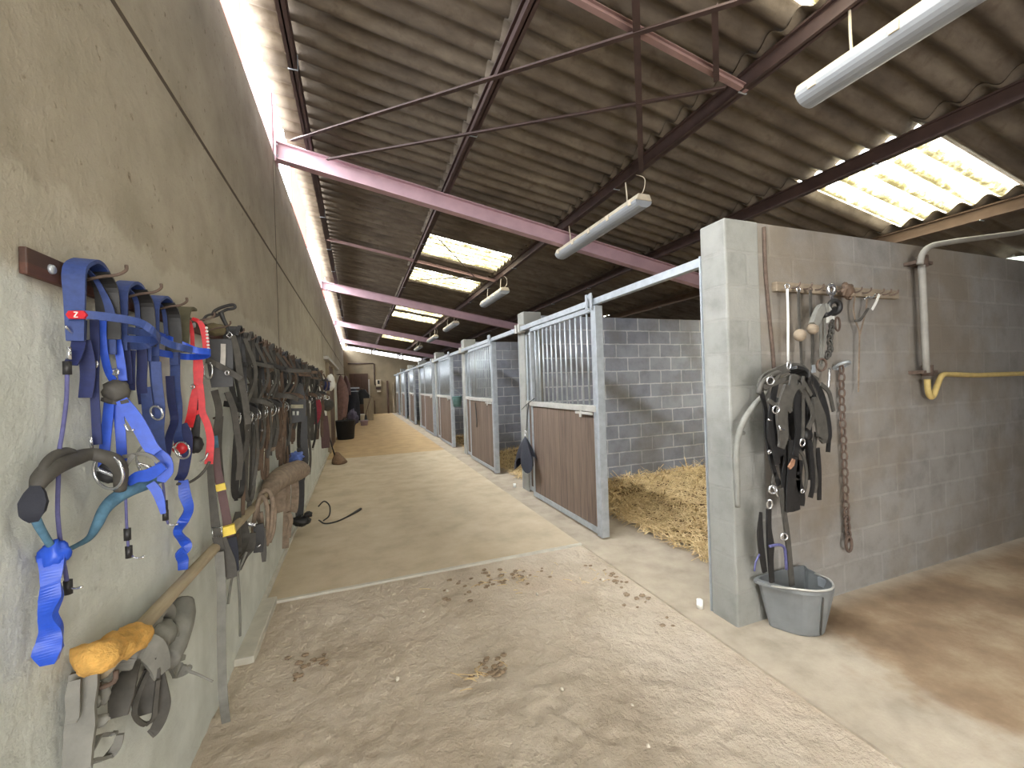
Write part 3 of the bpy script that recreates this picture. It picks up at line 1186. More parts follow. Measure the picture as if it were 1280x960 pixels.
straw('golden straw bedding in the nearest open stall', 2.74, 6.9, 2.2, 5.22, 12000)
straw('straw bedding in the second stall', 2.48, 6.9, 5.68, 8.66, 6000)
straw('straw bedding in the third stall', 2.48, 6.9, 9.12, 12.1, 3000)
straw('straw bedding in the fourth stall', 2.5, 6.9, 12.6, 15.5, 800)
straw('straw bedding in the fifth stall', 2.5, 6.9, 16.1, 18.9, 800)


# ------------------------------------------------------------------ tack board on the left wall
HOOKS = [1.39, 1.60, 1.81, 2.12, 2.36, 2.62, 2.90, 3.12, 3.34, 3.60, 3.90, 4.26, 4.70, 5.22, 5.85, 6.6, 7.4, 8.3]
root = thing('tack_board', 'dark wooden board with iron hooks along the left wall', 'rack', (-0.67, 1.22, 1.80), None)
m = MB()
m.box((XW + 0.001, 1.215, 1.775), (XW + 0.016, 8.6, 1.835))
m.build('board', m_rackwood, root, 0.003)
for y in HOOKS:
    m = MB()
    m.tube([(XW + 0.02, y, 1.80), (XW + 0.06, y, 1.815), (XW + 0.095, y, 1.822), (XW + 0.115, y, 1.835), (XW + 0.115, y + 0.004, 1.85)], 0.0042, 6, 4)
    m.build('hook', m_rust, root)
m = MB()
for y in (1.29, 2.2, 3.5, 5.5):
    m.lathe([(0, 0), (0.012, 0), (0.010, 0.006), (0, 0.007)], (XW + 0.016, y, 1.805), 10, 'x')
m.build('bolt', m_gal, root)

X_ = (1, 0.15, 0)      # width direction of straps that lie over a hook
D_ = (0.8, 0.6, 0)     # width direction of straps that hang turned towards the aisle
Z_ = (0, 0, 1)


def headpiece(m, y, z, w, drop, span=0.10, off=0.05, th=0.008):
    x = XW + off
    m.strap([(x, y, z - drop), (x, y + 0.002, z - drop * 0.5), (x, y + 0.006, z - 0.035), (x, y + span * 0.28, z - 0.004), (x, y + span * 0.5, z + 0.004),
             (x, y + span * 0.74, z - 0.006), (x, y + span - 0.004, z - 0.045), (x, y + span, z - drop * 0.55), (x, y + span, z - drop * 1.1)], w, th, X_, 4)


# --- first blue bridle with the long jutting browband
root = thing('blue_bridle', 'blue webbing bridle nearest the camera, with red tag on its jutting browband', 'bridle', (-0.6, 1.45, 1.8), 'blue bridles on the tack board')
m = MB()
headpiece(m, 1.320, 1.850, [0.032, 0.042, 0.044, 0.036, 0.03, 0.026], 0.21, 0.15, 0.042, 0.010)
m.build('headpiece', m_blue, root)
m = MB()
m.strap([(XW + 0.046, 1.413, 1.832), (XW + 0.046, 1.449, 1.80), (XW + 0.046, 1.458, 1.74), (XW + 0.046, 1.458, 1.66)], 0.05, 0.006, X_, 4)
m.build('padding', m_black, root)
m = MB()
m.strap([(-0.642,1.299,1.697),(-0.625,1.300,1.700),(-0.601,1.300,1.701),(-0.567,1.320,1.699),(-0.537,1.340,1.695),(-0.519,1.360,1.688),(-0.503,1.380,1.667),(-0.519,1.450,1.660),(-0.554,1.500,1.663),(-0.599,1.520,1.667),(-0.636,1.520,1.669)], 0.020, 0.005, Z_, 5)
m.build('browband', m_blue, root)
m = MB()
P0 = [(-0.640,1.295,1.699),(-0.602,1.295,1.700)]
A, B = Vector(P0[0]), Vector(P0[1])
nd = Vector((0, -1, 0))
mid_ = (A + B) / 2
ux = (B - A).normalized()
hw = (B - A).length / 2
uz = Vector((0, 0, 1))
hh = 0.0095
shape = [(-1, 0), (-0.72, 1), (0.72, 1), (1, 0), (0.72, -1), (-0.72, -1)]
vs = [mid_ + ux * (a * hw) + uz * (b * hh) + nd * 0.006 for a, b in shape] + [mid_ + ux * (a * hw) + uz * (b * hh) - nd * 0.002 for a, b in shape]
m.add(vs, [(0, 1, 2, 3, 4, 5), (11, 10, 9, 8, 7, 6)] + [(i, 6 + i, 6 + (i + 1) % 6, (i + 1) % 6) for i in range(6)])
tg = m.build('tag', m_redpaint, root)
m = MB()
zc = [(-0.19, 0.62), (0.19, 0.62), (-0.19, -0.62), (0.19, -0.62)]
pts = [mid_ + ux * (a * hw) + uz * (b * hh) + nd * 0.0068 for a, b in zc]
m.strap([pts[0], pts[1]], 0.0021, 0.001, uz, 1)
m.strap([pts[1], pts[2]], 0.0024, 0.001, ux, 1)
m.strap([pts[2], pts[3]], 0.0021, 0.001, uz, 1)
m.build('letter', m_white, tg)
m = MB()
m.strap([(-0.642,1.348,1.695),(-0.642,1.339,1.635),(-0.642,1.324,1.604),(-0.642,1.305,1.581)], 0.026, 0.004, X_, 4)
m.strap([(-0.642,1.358,1.647),(-0.642,1.372,1.597),(-0.642,1.373,1.556),(-0.642,1.360,1.501)], [0.03, 0.03, 0.026], 0.005, X_, 4)
m.strap([(-0.642,1.409,1.705),(-0.642,1.408,1.621),(-0.642,1.400,1.536),(-0.642,1.402,1.452),(-0.642,1.405,1.377)], 0.018, 0.004, X_, 4)
m.build('cheekpiece', m_navy, root)
m = MB()
m.strap([(-0.642,1.388,1.830),(-0.642,1.416,1.818),(-0.636,1.430,1.794),(-0.623,1.430,1.756),(-0.616,1.430,1.720)], [0.008, 0.012, 0.020], 0.004, X_, 4)
m.build('forelock_strap', m_blue, root)
m = MB()
m.strap([(-0.642,1.447,1.715),(-0.642,1.444,1.667),(-0.642,1.452,1.613),(-0.642,1.469,1.570),(-0.637,1.480,1.546)], 0.017, 0.004, X_, 4)
m.strap([(-0.641,1.500,1.708),(-0.635,1.500,1.662),(-0.628,1.500,1.605),(-0.624,1.500,1.546)], 0.019, 0.004, X_, 4)
m.build('noseband', m_bright, root)
m = MB()
rot = Matrix.Rotation(0.5, 3, 'Z')
m.blob([(-0.626,1.470,1.516)][0], (0.030, 0.020, 0.030), rot, 10, 0.25, 3)
m.strap([(-0.642,1.434,1.496),(-0.633,1.460,1.486),(-0.612,1.460,1.485),(-0.596,1.460,1.489)], 0.010, 0.008, Z_, 4)
m.build('curb_pad', m_dkgrey, root)
m = MB()
m.strap([(-0.642,1.469,1.493),(-0.642,1.453,1.427),(-0.642,1.438,1.364),(-0.642,1.427,1.301)], 0.022, 0.005, X_, 4)
m.strap([(-0.630,1.480,1.485),(-0.626,1.480,1.424),(-0.624,1.480,1.357),(-0.624,1.480,1.300)], 0.022, 0.005, X_, 4)
m.strap([(-0.612,1.460,1.492),(-0.592,1.460,1.455),(-0.572,1.460,1.411),(-0.551,1.460,1.358),(-0.537,1.460,1.338)], [0.026, 0.034, 0.034, 0.03], 0.006, X_, 4)
m.build('chin_strap', m_bright, root)
m = MB()
for c in ("84,412", "144,465", "117,456"):
    pass
m.tube([(-0.642,1.292,1.672),(-0.642,1.306,1.664),(-0.642,1.318,1.658)], 0.003, 6, 3)
m.tube([(-0.603,1.450,1.425),(-0.596,1.450,1.407),(-0.582,1.450,1.408)], 0.003, 6, 3)
m.tube([(-0.642,1.375,1.401),(-0.642,1.380,1.371)], 0.004, 6, 1)
m.ring([(-0.628,1.470,1.570)][0], 0.008, 0.003, (0.3, 1, 0), 12)
m.ring([(-0.642,1.399,1.588)][0], 0.010, 0.0025, (0.3, 1, 0), 12)
m.build('buckle', m_chrome, root)

bt = MB()
bt.tube([(-0.642,1.398,1.315),(-0.622,1.400,1.302),(-0.599,1.400,1.287)], 0.005, 8, 3)
b = bt.build('bit', m_chrome, root)
m = MB()
m.ring([(-0.611,1.380,1.307)][0], 0.046, 0.0038, (0.5, 0.85, 0.1), 26)
m.ring([(-0.610,1.420,1.303)][0], 0.028, 0.0035, (0.6, 0.8, -0.1), 22)
m.build('bit_ring', m_chrome, b)
m = MB()
m.blob([(-0.626,1.420,1.301)][0], (0.026, 0.012, 0.030), None, 12, 0.15, 2)
m.build('bit_guard', m_black, root)
m = MB()
m.strap([(-0.572,1.420,1.343),(-0.586,1.420,1.322),(-0.597,1.420,1.298),(-0.606,1.420,1.268)], 0.010, 0.005, X_, 4)
m.strap([(-0.609,1.450,1.335),(-0.587,1.450,1.338),(-0.566,1.450,1.340),(-0.545,1.450,1.329),(-0.531,1.450,1.312)], 0.010, 0.005, Z_, 4)
m.build('lip_strap', m_grey, root)
m = MB()
m.strap([(-0.552,1.500,1.334),(-0.537,1.500,1.309),(-0.534,1.500,1.276),(-0.543,1.500,1.249)], [0.03, 0.04, 0.04, 0.02], 0.008, X_, 4)
m.strap([(-0.604,1.460,1.260),(-0.582,1.460,1.275),(-0.561,1.460,1.277),(-0.538,1.460,1.289),(-0.520,1.460,1.300)], [0.02, 0.03, 0.034, 0.03, 0.02], 0.008, Z_, 4)
m.strap([(-0.569,1.500,1.247),(-0.555,1.500,1.222),(-0.546,1.500,1.189),(-0.541,1.500,1.155)], [0.022, 0.024, 0.02, 0.012], 0.006, X_, 4)
m.build('tail_strap', m_bright, root)

# --- second blue bridle
root = thing('blue_bridle', 'blue webbing bridle second from the camera, its browband loop behind the first one', 'bridle', (-0.6, 1.66, 1.8), 'blue bridles on the tack board')
m = MB()
headpiece(m, 1.526, 1.845, [0.03, 0.038, 0.04, 0.034, 0.028, 0.024], 0.21, 0.16, 0.042, 0.009)
m.build('headpiece', m_blue, root)
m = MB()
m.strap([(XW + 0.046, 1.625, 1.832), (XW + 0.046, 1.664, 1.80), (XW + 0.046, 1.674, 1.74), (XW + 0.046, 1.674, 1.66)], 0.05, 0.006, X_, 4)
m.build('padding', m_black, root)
m = MB()
m.strap([(-0.642,1.535,1.697),(-0.642,1.620,1.703),(-0.621,1.660,1.698),(-0.592,1.660,1.683),(-0.567,1.660,1.667),(-0.538,1.660,1.657),(-0.520,1.700,1.650)], 0.022, 0.005, Z_, 4)
m.strap([(-0.642,1.542,1.660),(-0.642,1.607,1.657),(-0.623,1.640,1.663),(-0.598,1.640,1.678)], 0.026, 0.005, Z_, 4)
m.build('browband', m_blue, root)
m = MB()
m.strap([(-0.642,1.538,1.744),(-0.642,1.543,1.679),(-0.642,1.557,1.609),(-0.642,1.561,1.538)], 0.03, 0.005, X_, 4)
m.strap([(-0.642,1.660,1.693),(-0.642,1.665,1.616),(-0.642,1.655,1.539),(-0.642,1.666,1.475)], 0.026, 0.005, X_, 4)
m.strap([(-0.642,1.596,1.641),(-0.642,1.588,1.587),(-0.642,1.583,1.519)], 0.022, 0.005, X_, 3)
m.build('cheekpiece', m_navy, root)
m = MB()
m.strap([(-0.642,1.589,1.825),(-0.642,1.617,1.817),(-0.642,1.641,1.792),(-0.642,1.646,1.717)], 0.012, 0.004, X_, 4)
m.strap([(-0.642,1.668,1.817),(-0.642,1.694,1.802),(-0.642,1.700,1.724)], 0.02, 0.004, X_, 4)
m.build('forelock_strap', m_blue, root)
m = MB()
m.strap([(-0.634,1.660,1.529),(-0.631,1.660,1.475),(-0.627,1.660,1.410),(-0.622,1.660,1.343)], [0.026, 0.03, 0.03], 0.005, X_, 4)
m.strap([(-0.605,1.660,1.610),(-0.603,1.660,1.538),(-0.598,1.660,1.460),(-0.603,1.660,1.383),(-0.598,1.660,1.305)], 0.026, 0.005, X_, 4)
m.build('noseband', m_blue, root)
bt = MB()
bt.tube([(-0.642,1.607,1.294),(-0.621,1.620,1.280),(-0.593,1.620,1.262)], 0.005, 8, 3)
b = bt.build('bit', m_chrome, root)
m = MB()
m.ring([(-0.607,1.600,1.297)][0], 0.052, 0.004, (0.55, 0.8, 0.1), 26)
m.ring([(-0.593,1.620,1.446)][0], 0.022, 0.0035, (0.5, 0.85, 0.2), 20)
m.build('bit_ring', m_chrome, b)

# --- third blue bridle, far end of the jutting loop
root = thing('blue_bridle', 'blue webbing bridle third from the camera, its pointed browband jutting beside the red bridle', 'bridle', (-0.6, 1.9, 1.8), 'blue bridles on the tack board')
m = MB()
headpiece(m, 1.733, 1.845, [0.03, 0.038, 0.04, 0.034, 0.03, 0.026], 0.21, 0.17, 0.042, 0.009)
m.build('headpiece', m_blue, root)
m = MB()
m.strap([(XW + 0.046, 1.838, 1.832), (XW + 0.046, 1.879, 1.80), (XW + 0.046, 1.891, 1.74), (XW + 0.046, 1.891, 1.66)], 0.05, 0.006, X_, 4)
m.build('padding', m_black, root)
m = MB()
m.strap([(-0.642,1.775,1.712),(-0.642,1.879,1.707),(-0.605,1.900,1.686),(-0.566,1.900,1.667),(-0.533,1.930,1.664),(-0.563,1.970,1.651),(-0.633,2.000,1.651),(-0.642,1.827,1.650),(-0.642,1.712,1.651)], 0.024, 0.005, Z_, 5)
m.build('browband', m_bright, root)
m = MB()
m.strap([(-0.642,1.740,1.730),(-0.642,1.746,1.649),(-0.642,1.752,1.568),(-0.642,1.764,1.485),(-0.642,1.770,1.402)], 0.028, 0.005, X_, 4)
m.strap([(-0.642,1.921,1.785),(-0.642,1.926,1.664),(-0.642,1.917,1.542),(-0.642,1.932,1.451),(-0.642,1.917,1.361),(-0.642,1.949,1.296)], 0.03, 0.005, X_, 4)
m.build('cheekpiece', m_blue, root)
m = MB()
m.strap([(-0.642,1.802,1.822),(-0.642,1.839,1.801),(-0.642,1.853,1.716)], 0.012, 0.004, X_, 4)
m.build('forelock_strap', m_blue, root)
m = MB()
m.strap([(-0.642,1.869,1.571),(-0.642,1.876,1.483),(-0.642,1.898,1.407),(-0.642,1.852,1.353),(-0.642,1.819,1.285)], 0.024, 0.005, X_, 4)
m.strap([(-0.635,1.950,1.388),(-0.621,1.950,1.341),(-0.625,1.950,1.279),(-0.637,1.950,1.203),(-0.642,1.924,1.178)], [0.03, 0.036, 0.03], 0.006, X_, 4)
m.build('noseband', m_navy, root)
bt = MB()
bt.tube([(-0.642,1.876,1.312),(-0.642,1.918,1.288),(-0.633,1.920,1.263)], 0.004, 8, 3)
b = bt.build('bit', m_chrome, root)
m = MB()
m.ring([(-0.621,1.900,1.292)][0], 0.032, 0.0035, (0.5, 0.85, 0.1), 24)
m.build('bit_ring', m_chrome, b)
m = MB()
m.lathe([(0, -0.003), (0.024, -0.003), (0.024, 0.003), (0, 0.003)], [(-0.638,1.930,1.298)][0], 18, 'y')
m.build('bit_guard', m_redpaint, b)

# --- lower blue lump of webbing under the big ring, and dark padded girth with teal cord
root = thing('padded_girth', 'dark padded strap curving out from the blue bridles, closed by a teal cord', 'strap', (-0.55, 1.3, 1.2))
m = MB()
m.tube([(-0.605,1.420,1.251),(-0.594,1.400,1.301),(-0.598,1.380,1.334),(-0.613,1.360,1.351),(-0.633,1.350,1.359),(-0.642,1.318,1.356),(-0.642,1.270,1.353),(-0.642,1.227,1.346),(-0.642,1.196,1.330),(-0.642,1.181,1.313)], [0.014, 0.017, 0.018, 0.017, 0.016, 0.018, 0.020, 0.021, 0.018, 0.012], 10, 5)
m.tube([(-0.642,1.330,1.351),(-0.642,1.300,1.371),(-0.642,1.266,1.377),(-0.642,1.233,1.371),(-0.642,1.207,1.356),(-0.642,1.189,1.332)], [0.006, 0.010, 0.011, 0.010, 0.008], 8, 5)
m.build('pad', m_dkgrey, root)
m = MB()
m.strap([(-0.642,1.181,1.320),(-0.642,1.176,1.304),(-0.642,1.170,1.285),(-0.642,1.167,1.263),(-0.642,1.173,1.247)], [0.012, 0.03, 0.042, 0.036, 0.014], 0.014, (1, 0.2, 0), 4)
m.build('pad_end', m_navycloth, root)
m = MB()
m.tube([(-0.642,1.171,1.258),(-0.642,1.182,1.235),(-0.642,1.200,1.205),(-0.642,1.224,1.172),(-0.642,1.260,1.152),(-0.642,1.307,1.147),(-0.642,1.358,1.149),(-0.636,1.380,1.175),(-0.631,1.400,1.204),(-0.624,1.430,1.223),(-0.605,1.460,1.238),(-0.592,1.520,1.241),(-0.575,1.580,1.246)], [0.008, 0.008, 0.007, 0.007, 0.006, 0.006, 0.008, 0.012, 0.014, 0.017, 0.018, 0.018, 0.014], 8, 5)
m.build('cord', m_teal, root)

root = thing('blue_tassel', 'braided bright blue tassel hanging lowest at the far left of the wall', 'tassel', (-0.62, 1.28, 1.0))
m = MB()
m.blob([(-0.642,1.228,1.156)][0], (0.026, 0.020, 0.028), None, 10, 0.4, 5)
m.build('knot', m_bright, root)
m = MB()
P = [(-0.642,1.223,1.153),(-0.642,1.219,1.125),(-0.642,1.212,1.096),(-0.642,1.213,1.064),(-0.642,1.202,1.034),(-0.642,1.210,0.999),(-0.642,1.204,0.977),(-0.642,1.198,0.957),(-0.642,1.202,0.930)]
m.strap(P, [0.044, 0.036, 0.030, 0.036, 0.026, 0.034, 0.040, 0.046, 0.024], 0.016, [(1, 0.1, 0), (0.9, 0.5, 0), (1, -0.2, 0), (0.9, 0.4, 0), (1, 0, 0)], 5)
m.build('braid', m_bright, root)

root = thing('blue_tassel', 'crinkled blue ribbon tassel hanging below the third blue bridle', 'tassel', (-0.6, 1.95, 1.1))
m = MB()
P = [(-0.631,1.930,1.175),(-0.628,1.930,1.120),(-0.617,1.930,1.063),(-0.636,1.930,1.017),(-0.642,1.894,0.990),(-0.635,1.930,0.944),(-0.626,1.930,0.918),(-0.642,1.916,0.901),(-0.640,1.930,0.871),(-0.641,1.930,0.835)]
m.strap(P, [0.03, 0.038, 0.03, 0.034, 0.026, 0.034, 0.03, 0.034, 0.034, 0.03], 0.008, [(1, 0.1, 0), (0.8, 0.6, 0), (1, -0.2, 0), (0.7, 0.6, 0), (1, 0, 0)], 5)
m.build('ribbon', m_bright, root)

# --- thin violet cords with snap clips
for pts, lab, seed in (([(-0.642,1.293,1.573),(-0.642,1.286,1.497),(-0.642,1.268,1.423),(-0.642,1.255,1.379),(-0.642,1.249,1.316),(-0.642,1.243,1.245),(-0.642,1.250,1.170),(-0.642,1.263,1.099),(-0.642,1.270,1.063)], 'thin violet cord with a silver snap at the far left beside the first blue bridle', 0),
                       ([(-0.607,1.450,1.271),(-0.606,1.450,1.227),(-0.606,1.450,1.161),(-0.605,1.450,1.121),(-0.603,1.450,1.072),(-0.595,1.450,1.057)], 'short violet cord with black stoppers hanging under the big bit ring', 1),
                       ([(-0.584,1.620,1.239),(-0.581,1.620,1.195),(-0.580,1.620,1.152),(-0.579,1.620,1.122),(-0.573,1.620,1.093)], 'shortest violet cord with two black stoppers, left of the crinkled blue ribbon', 2)):
    root = thing('violet_cord', lab, 'cord', pts[0])
    m = MB()
    m.tube(pts, 0.0045 if seed == 0 else 0.0035, 6, 4)
    m.build('cord', m_violet, root)
    m = MB()
    V_ = [Vector(p) for p in pts]
    idx = (0, -1) if seed == 0 else (-3, -2)
    for i in idx:
        d = Vector((0, 0, 0.016))
        m.tube([V_[i] - d, V_[i] + d], 0.0085, 8, 1)
    m.build('stopper', m_black, root)
    m = MB()
    if seed == 0:
        m.tube([V_[0] + Vector((0.004, 0, 0.02)), V_[0] + Vector((0.004, 0, 0.05))], 0.005, 6, 1)
    m.tube([V_[-1], V_[-1] + Vector((0.012, 0, -0.006)), V_[-1] + Vector((0.026, 0, -0.004))], 0.003, 6, 3)
    m.build('snap', m_chrome, root)

# --- red bridle
root = thing('red_bridle', 'red strap bridle between the blue bridles and the black ones', 'bridle', (-0.6, 2.1, 1.8))
m = MB()
m.strap([(-0.642,1.980,1.668),(-0.642,1.997,1.765),(-0.642,2.010,1.824),(-0.642,2.045,1.853),(-0.637,2.080,1.849)], 0.05, 0.01, X_, 4)
m.build('headpiece', simple('olive_padding', (84, 80, 60), 0.85), root)
m = MB()
m.strap([(-0.642,2.033,1.815),(-0.641,2.080,1.800),(-0.634,2.080,1.760),(-0.633,2.080,1.693)], 0.014, 0.004, X_, 4)
m.strap([(-0.642,2.112,1.821),(-0.619,2.120,1.809),(-0.606,2.120,1.776),(-0.599,2.120,1.731),(-0.597,2.120,1.680)], [0.012, 0.02, 0.024, 0.024], 0.005, X_, 4)
m.strap([(-0.617,2.080,1.660),(-0.616,2.080,1.603),(-0.618,2.080,1.543)], [0.03, 0.036, 0.03], 0.005, X_, 4)
m.build('cheekpiece', m_redstrap, root)
m = MB()
m.strap([(-0.623,2.080,1.543),(-0.636,2.080,1.477),(-0.642,2.067,1.412),(-0.642,2.029,1.369)], [0.022, 0.03, 0.032], 0.005, X_, 4)
m.strap([(-0.612,2.080,1.543),(-0.608,2.080,1.476),(-0.607,2.080,1.426),(-0.591,2.080,1.375),(-0.582,2.080,1.314),(-0.586,2.080,1.254),(-0.591,2.080,1.207)], [0.022, 0.024, 0.026, 0.03], 0.005, X_, 4)
m.strap([(-0.642,2.076,1.415),(-0.626,2.080,1.424),(-0.609,2.080,1.433)], 0.016, 0.004, Z_, 3)
m.build('noseband', m_redstrap, root)
m = MB()
for k in range(8):
    q = [(-0.594,2.120,1.783),(-0.589,2.120,1.680)]
    a, b = Vector(q[0]), Vector(q[1])
    c = a.lerp(b, k / 7)
    m.blob(c, (0.006, 0.006, 0.006), None, 4)
m.build('stud', m_white, root)
m = MB()
m.ring([(-0.628,2.050,1.533)][0], 0.008, 0.003, (0.5, 0.9, 0), 12)
m.tube([(-0.612,2.050,1.224),(-0.595,2.050,1.233),(-0.583,2.050,1.258)], 0.004, 6, 3)
m.build('buckle', m_chrome, root)

# --- blinker bridle with curb iron over it
m = MB()
m.tube([(-0.642,1.908,1.166),(-0.636,2.000,1.152),(-0.604,2.000,1.171),(-0.579,2.000,1.200),(-0.565,2.000,1.228)], 0.0055, 7, 4)
m.build('cord', m_dkgrey, root)
m = MB()
m.blob([(-0.642,2.101,1.289)][0], (0.03, 0.02, 0.036), None, 10, 0.2, 4)
m.strap([(-0.642,2.118,1.477),(-0.642,2.120,1.392),(-0.642,2.103,1.309)], 0.03, 0.006, X_, 3)
m.build('chin_pad', m_black, root)

root = thing('blinker_bridle', 'black bridle with a broad blinker panel and pale stripe, right of the red bridle', 'bridle', (-0.55, 2.4, 1.7))
m = MB()
m.strap([(-0.612,2.360,1.762),(-0.610,2.360,1.700),(-0.609,2.360,1.623),(-0.605,2.360,1.531)], [0.10, 0.105, 0.10, 0.085], 0.012, X_, 4)
m.build('blinker', m_black, root)
m = MB()
m.strap([(-0.588,2.330,1.736),(-0.590,2.330,1.678),(-0.595,2.330,1.614)], 0.020, 0.004, X_, 3)
m.build('stripe', simple('pale_tape', (176, 172, 164), 0.7), root)
m = MB()
m.blob([(-0.637,2.400,1.813)][0], (0.05, 0.04, 0.03), None, 10, 0.3, 8)
m.build('poll_pad', simple('mossy_padding', (104, 94, 68), 0.95, var=0.35), root)
m = MB()
m.strap([(-0.642,2.275,1.656),(-0.611,2.320,1.636),(-0.561,2.320,1.601),(-0.516,2.320,1.566)], 0.026, 0.006, Z_, 4)
m.strap([(-0.563,2.380,1.780),(-0.546,2.380,1.701),(-0.535,2.380,1.584),(-0.519,2.380,1.465),(-0.508,2.380,1.346)], 0.03, 0.006, D_, 4)
m.strap([(-0.642,2.375,1.517),(-0.632,2.400,1.411),(-0.642,2.377,1.297),(-0.642,2.389,1.180)], 0.03, 0.006, D_, 4)
m.strap([(-0.601,2.420,1.507),(-0.576,2.420,1.419),(-0.566,2.420,1.307),(-0.556,2.420,1.186),(-0.566,2.420,1.068)], 0.028, 0.006, D_, 4)
m.build('cheekpiece', m_dkgrey, root)
m = MB()
m.ring([(-0.642,2.293,1.609)][0], 0.040, 0.004, (0.5, 0.85, 0), 22, 0.6)
m.ring([(-0.561,2.330,1.778)][0], 0.016, 0.004, (0.5, 0.85, 0), 4)
m.ring([(-0.569,2.300,1.597)][0], 0.010, 0.004, (0.5, 0.85, 0), 12)
m.build('buckle', m_chrome, root)

root = thing('iron_hook', 'curved black iron hook standing above the blinker bridle', 'hook', (-0.6, 2.45, 1.9))
m = MB()
m.tube([(-0.642,2.250,1.836),(-0.642,2.296,1.862),(-0.642,2.365,1.881),(-0.628,2.400,1.887)], 0.006, 6, 4)
m.tube([(-0.642,2.389,1.881),(-0.638,2.400,1.902),(-0.614,2.400,1.919),(-0.581,2.400,1.932),(-0.557,2.400,1.936),(-0.551,2.400,1.925),(-0.561,2.400,1.917),(-0.585,2.400,1.912),(-0.608,2.400,1.899),(-0.625,2.400,1.883),(-0.642,2.388,1.873)], 0.0075, 6, 4)
m.build('arm', m_black, root)
m = MB()
m.tube([(-0.612,2.400,1.899),(-0.603,2.400,1.868),(-0.590,2.400,1.833),(-0.585,2.400,1.790)], [0.012, 0.009, 0.008], 8, 4)
m.build('stem', m_black, root)


# --- dark bridles further along, each its own
def dark_bridle(i, y, lab, leather, rings, browjut, reinlen, seed, pale=None, wid=1.0):
    rnd = random.Random(seed)
    z = 1.855
    root = thing('leather_bridle', lab, 'bridle', (XW + 0.06, y, z), 'dark bridles on the tack board')
    sp = 0.09 + rnd.random() * 0.04
    m = MB()
    headpiece(m, y - sp / 2, z, 0.045 * wid, 0.24, sp, 0.055, 0.008)
    m.strap([(XW + 0.09, y - sp * .6, z - 0.05), (XW + 0.095, y, z + 0.012), (XW + 0.09, y + sp * .6, z - 0.08), (XW + 0.10, y + sp * .55, z - 0.36)], 0.016, 0.004, X_, 4)
    m.build('headpiece', leather, root)
    j = browjut
    m = MB()
    m.strap([(XW + 0.02, y - 0.06, z - 0.15), (XW + 0.02 + j * .6, y - 0.09, z - 0.17 - rnd.random() * .05), (XW + 0.03 + j, y - 0.02, z - 0.20), (XW + 0.03 + j, y + 0.05, z - 0.20),
             (XW + 0.02 + j * .6, y + 0.09, z - 0.18), (XW + 0.02, y + 0.07, z - 0.16)], 0.022, 0.005, Z_, 5)
    m.build('browband', leather, root)
    for s in (-1, 1):
        m = MB()
        m.strap([(XW + 0.05, y + s * .055, z - 0.22), (XW + 0.06 + rnd.random() * .03, y + s * .05, z - 0.34), (XW + 0.08, y + s * .045, z - 0.46)], 0.022 * wid, 0.005, D_, 4)
        m.build('cheekpiece', leather, root)
    m = MB()
    zz = z - 0.36 - rnd.random() * .05
    m.strap([(XW + 0.02, y - 0.05, zz), (XW + 0.10 + j * .3, y - 0.08, zz - .02), (XW + 0.13 + j * .4, y, zz - .05), (XW + 0.10 + j * .3, y + 0.08, zz - .02), (XW + 0.02, y + 0.05, zz)], 0.026 * wid, 0.006, Z_, 5)
    m.build('noseband', leather, root)
    if rings:
        zb = z - 0.48
        bt = MB()
        bt.tube([(XW + 0.075, y - 0.055, zb), (XW + 0.09, y, zb - 0.012), (XW + 0.075, y + 0.055, zb)], 0.006, 8, 4)
        b = bt.build('bit', m_chrome, root)
        for s in (-1, 1):
            m = MB()
            m.ring((XW + 0.08, y + s * 0.06, zb - 0.01), rings, 0.0038, (0.6 + rnd.random() * .4, 0.7, rnd.random() * .4 - .2), 22)
            m.build('bit_ring', m_chrome, b)
    m = MB()
    zb = z - 0.50
    L = reinlen
    a = 0.03 + rnd.random() * 0.03
    m.strap([(XW + 0.08, y - 0.055, zb), (XW + 0.06, y - a - .01, zb - L * .5), (XW + 0.05, y - a, zb - L * .9), (XW + 0.06, y - a * .3, zb - L), (XW + 0.07, y + a, zb - L * .88),
             (XW + 0.07, y + a + .02, zb - L * .4), (XW + 0.08, y + 0.055, zb)], 0.020 * wid, 0.005, D_, 5)
    m.build('rein', pale or leather, root)
    m = MB()
    k2 = rnd.uniform(.55, .9)
    m.strap([(XW + 0.12, y - 0.03, z - 0.06), (XW + 0.14 + j * .2, y + 0.03, z - 0.25), (XW + 0.11, y - 0.02, z - 0.45), (XW + 0.10, y + 0.04, zb - L * k2 * .5), (XW + 0.08, y - .01, zb - L * k2), (XW + 0.07, y + .06, zb - L * k2 * .7), (XW + 0.09, y + 0.07, z - 0.40)], 0.017 * wid, 0.005, [D_, (0.5, 0.9, 0), X_, D_], 5)
    m.build('side_strap', m_brownlea if rnd.random() < .5 else m_dkgrey, root)
    m = MB()
    q = y + rnd.uniform(-.05, .05)
    m.strap([(XW + 0.10, q, z - 0.2), (XW + 0.09, q + .02, z - 0.5), (XW + 0.06, q + .04, z - 0.55 - L * .6), (XW + 0.05, q + .03, z - 0.6 - L * .8)], 0.018, 0.004, D_, 4)
    m.build('throatlash', leather, root)
    m = MB()
    for k in range(4):
        c = (XW + 0.085 + rnd.uniform(0, .04), y + rnd.uniform(-.06, .05), z - rnd.uniform(.12, .62))
        m.ring(c, 0.009, 0.0028, (0.7, 0.7, 0.1), 4)
    m.build('buckle', m_chrome, root)
    return root


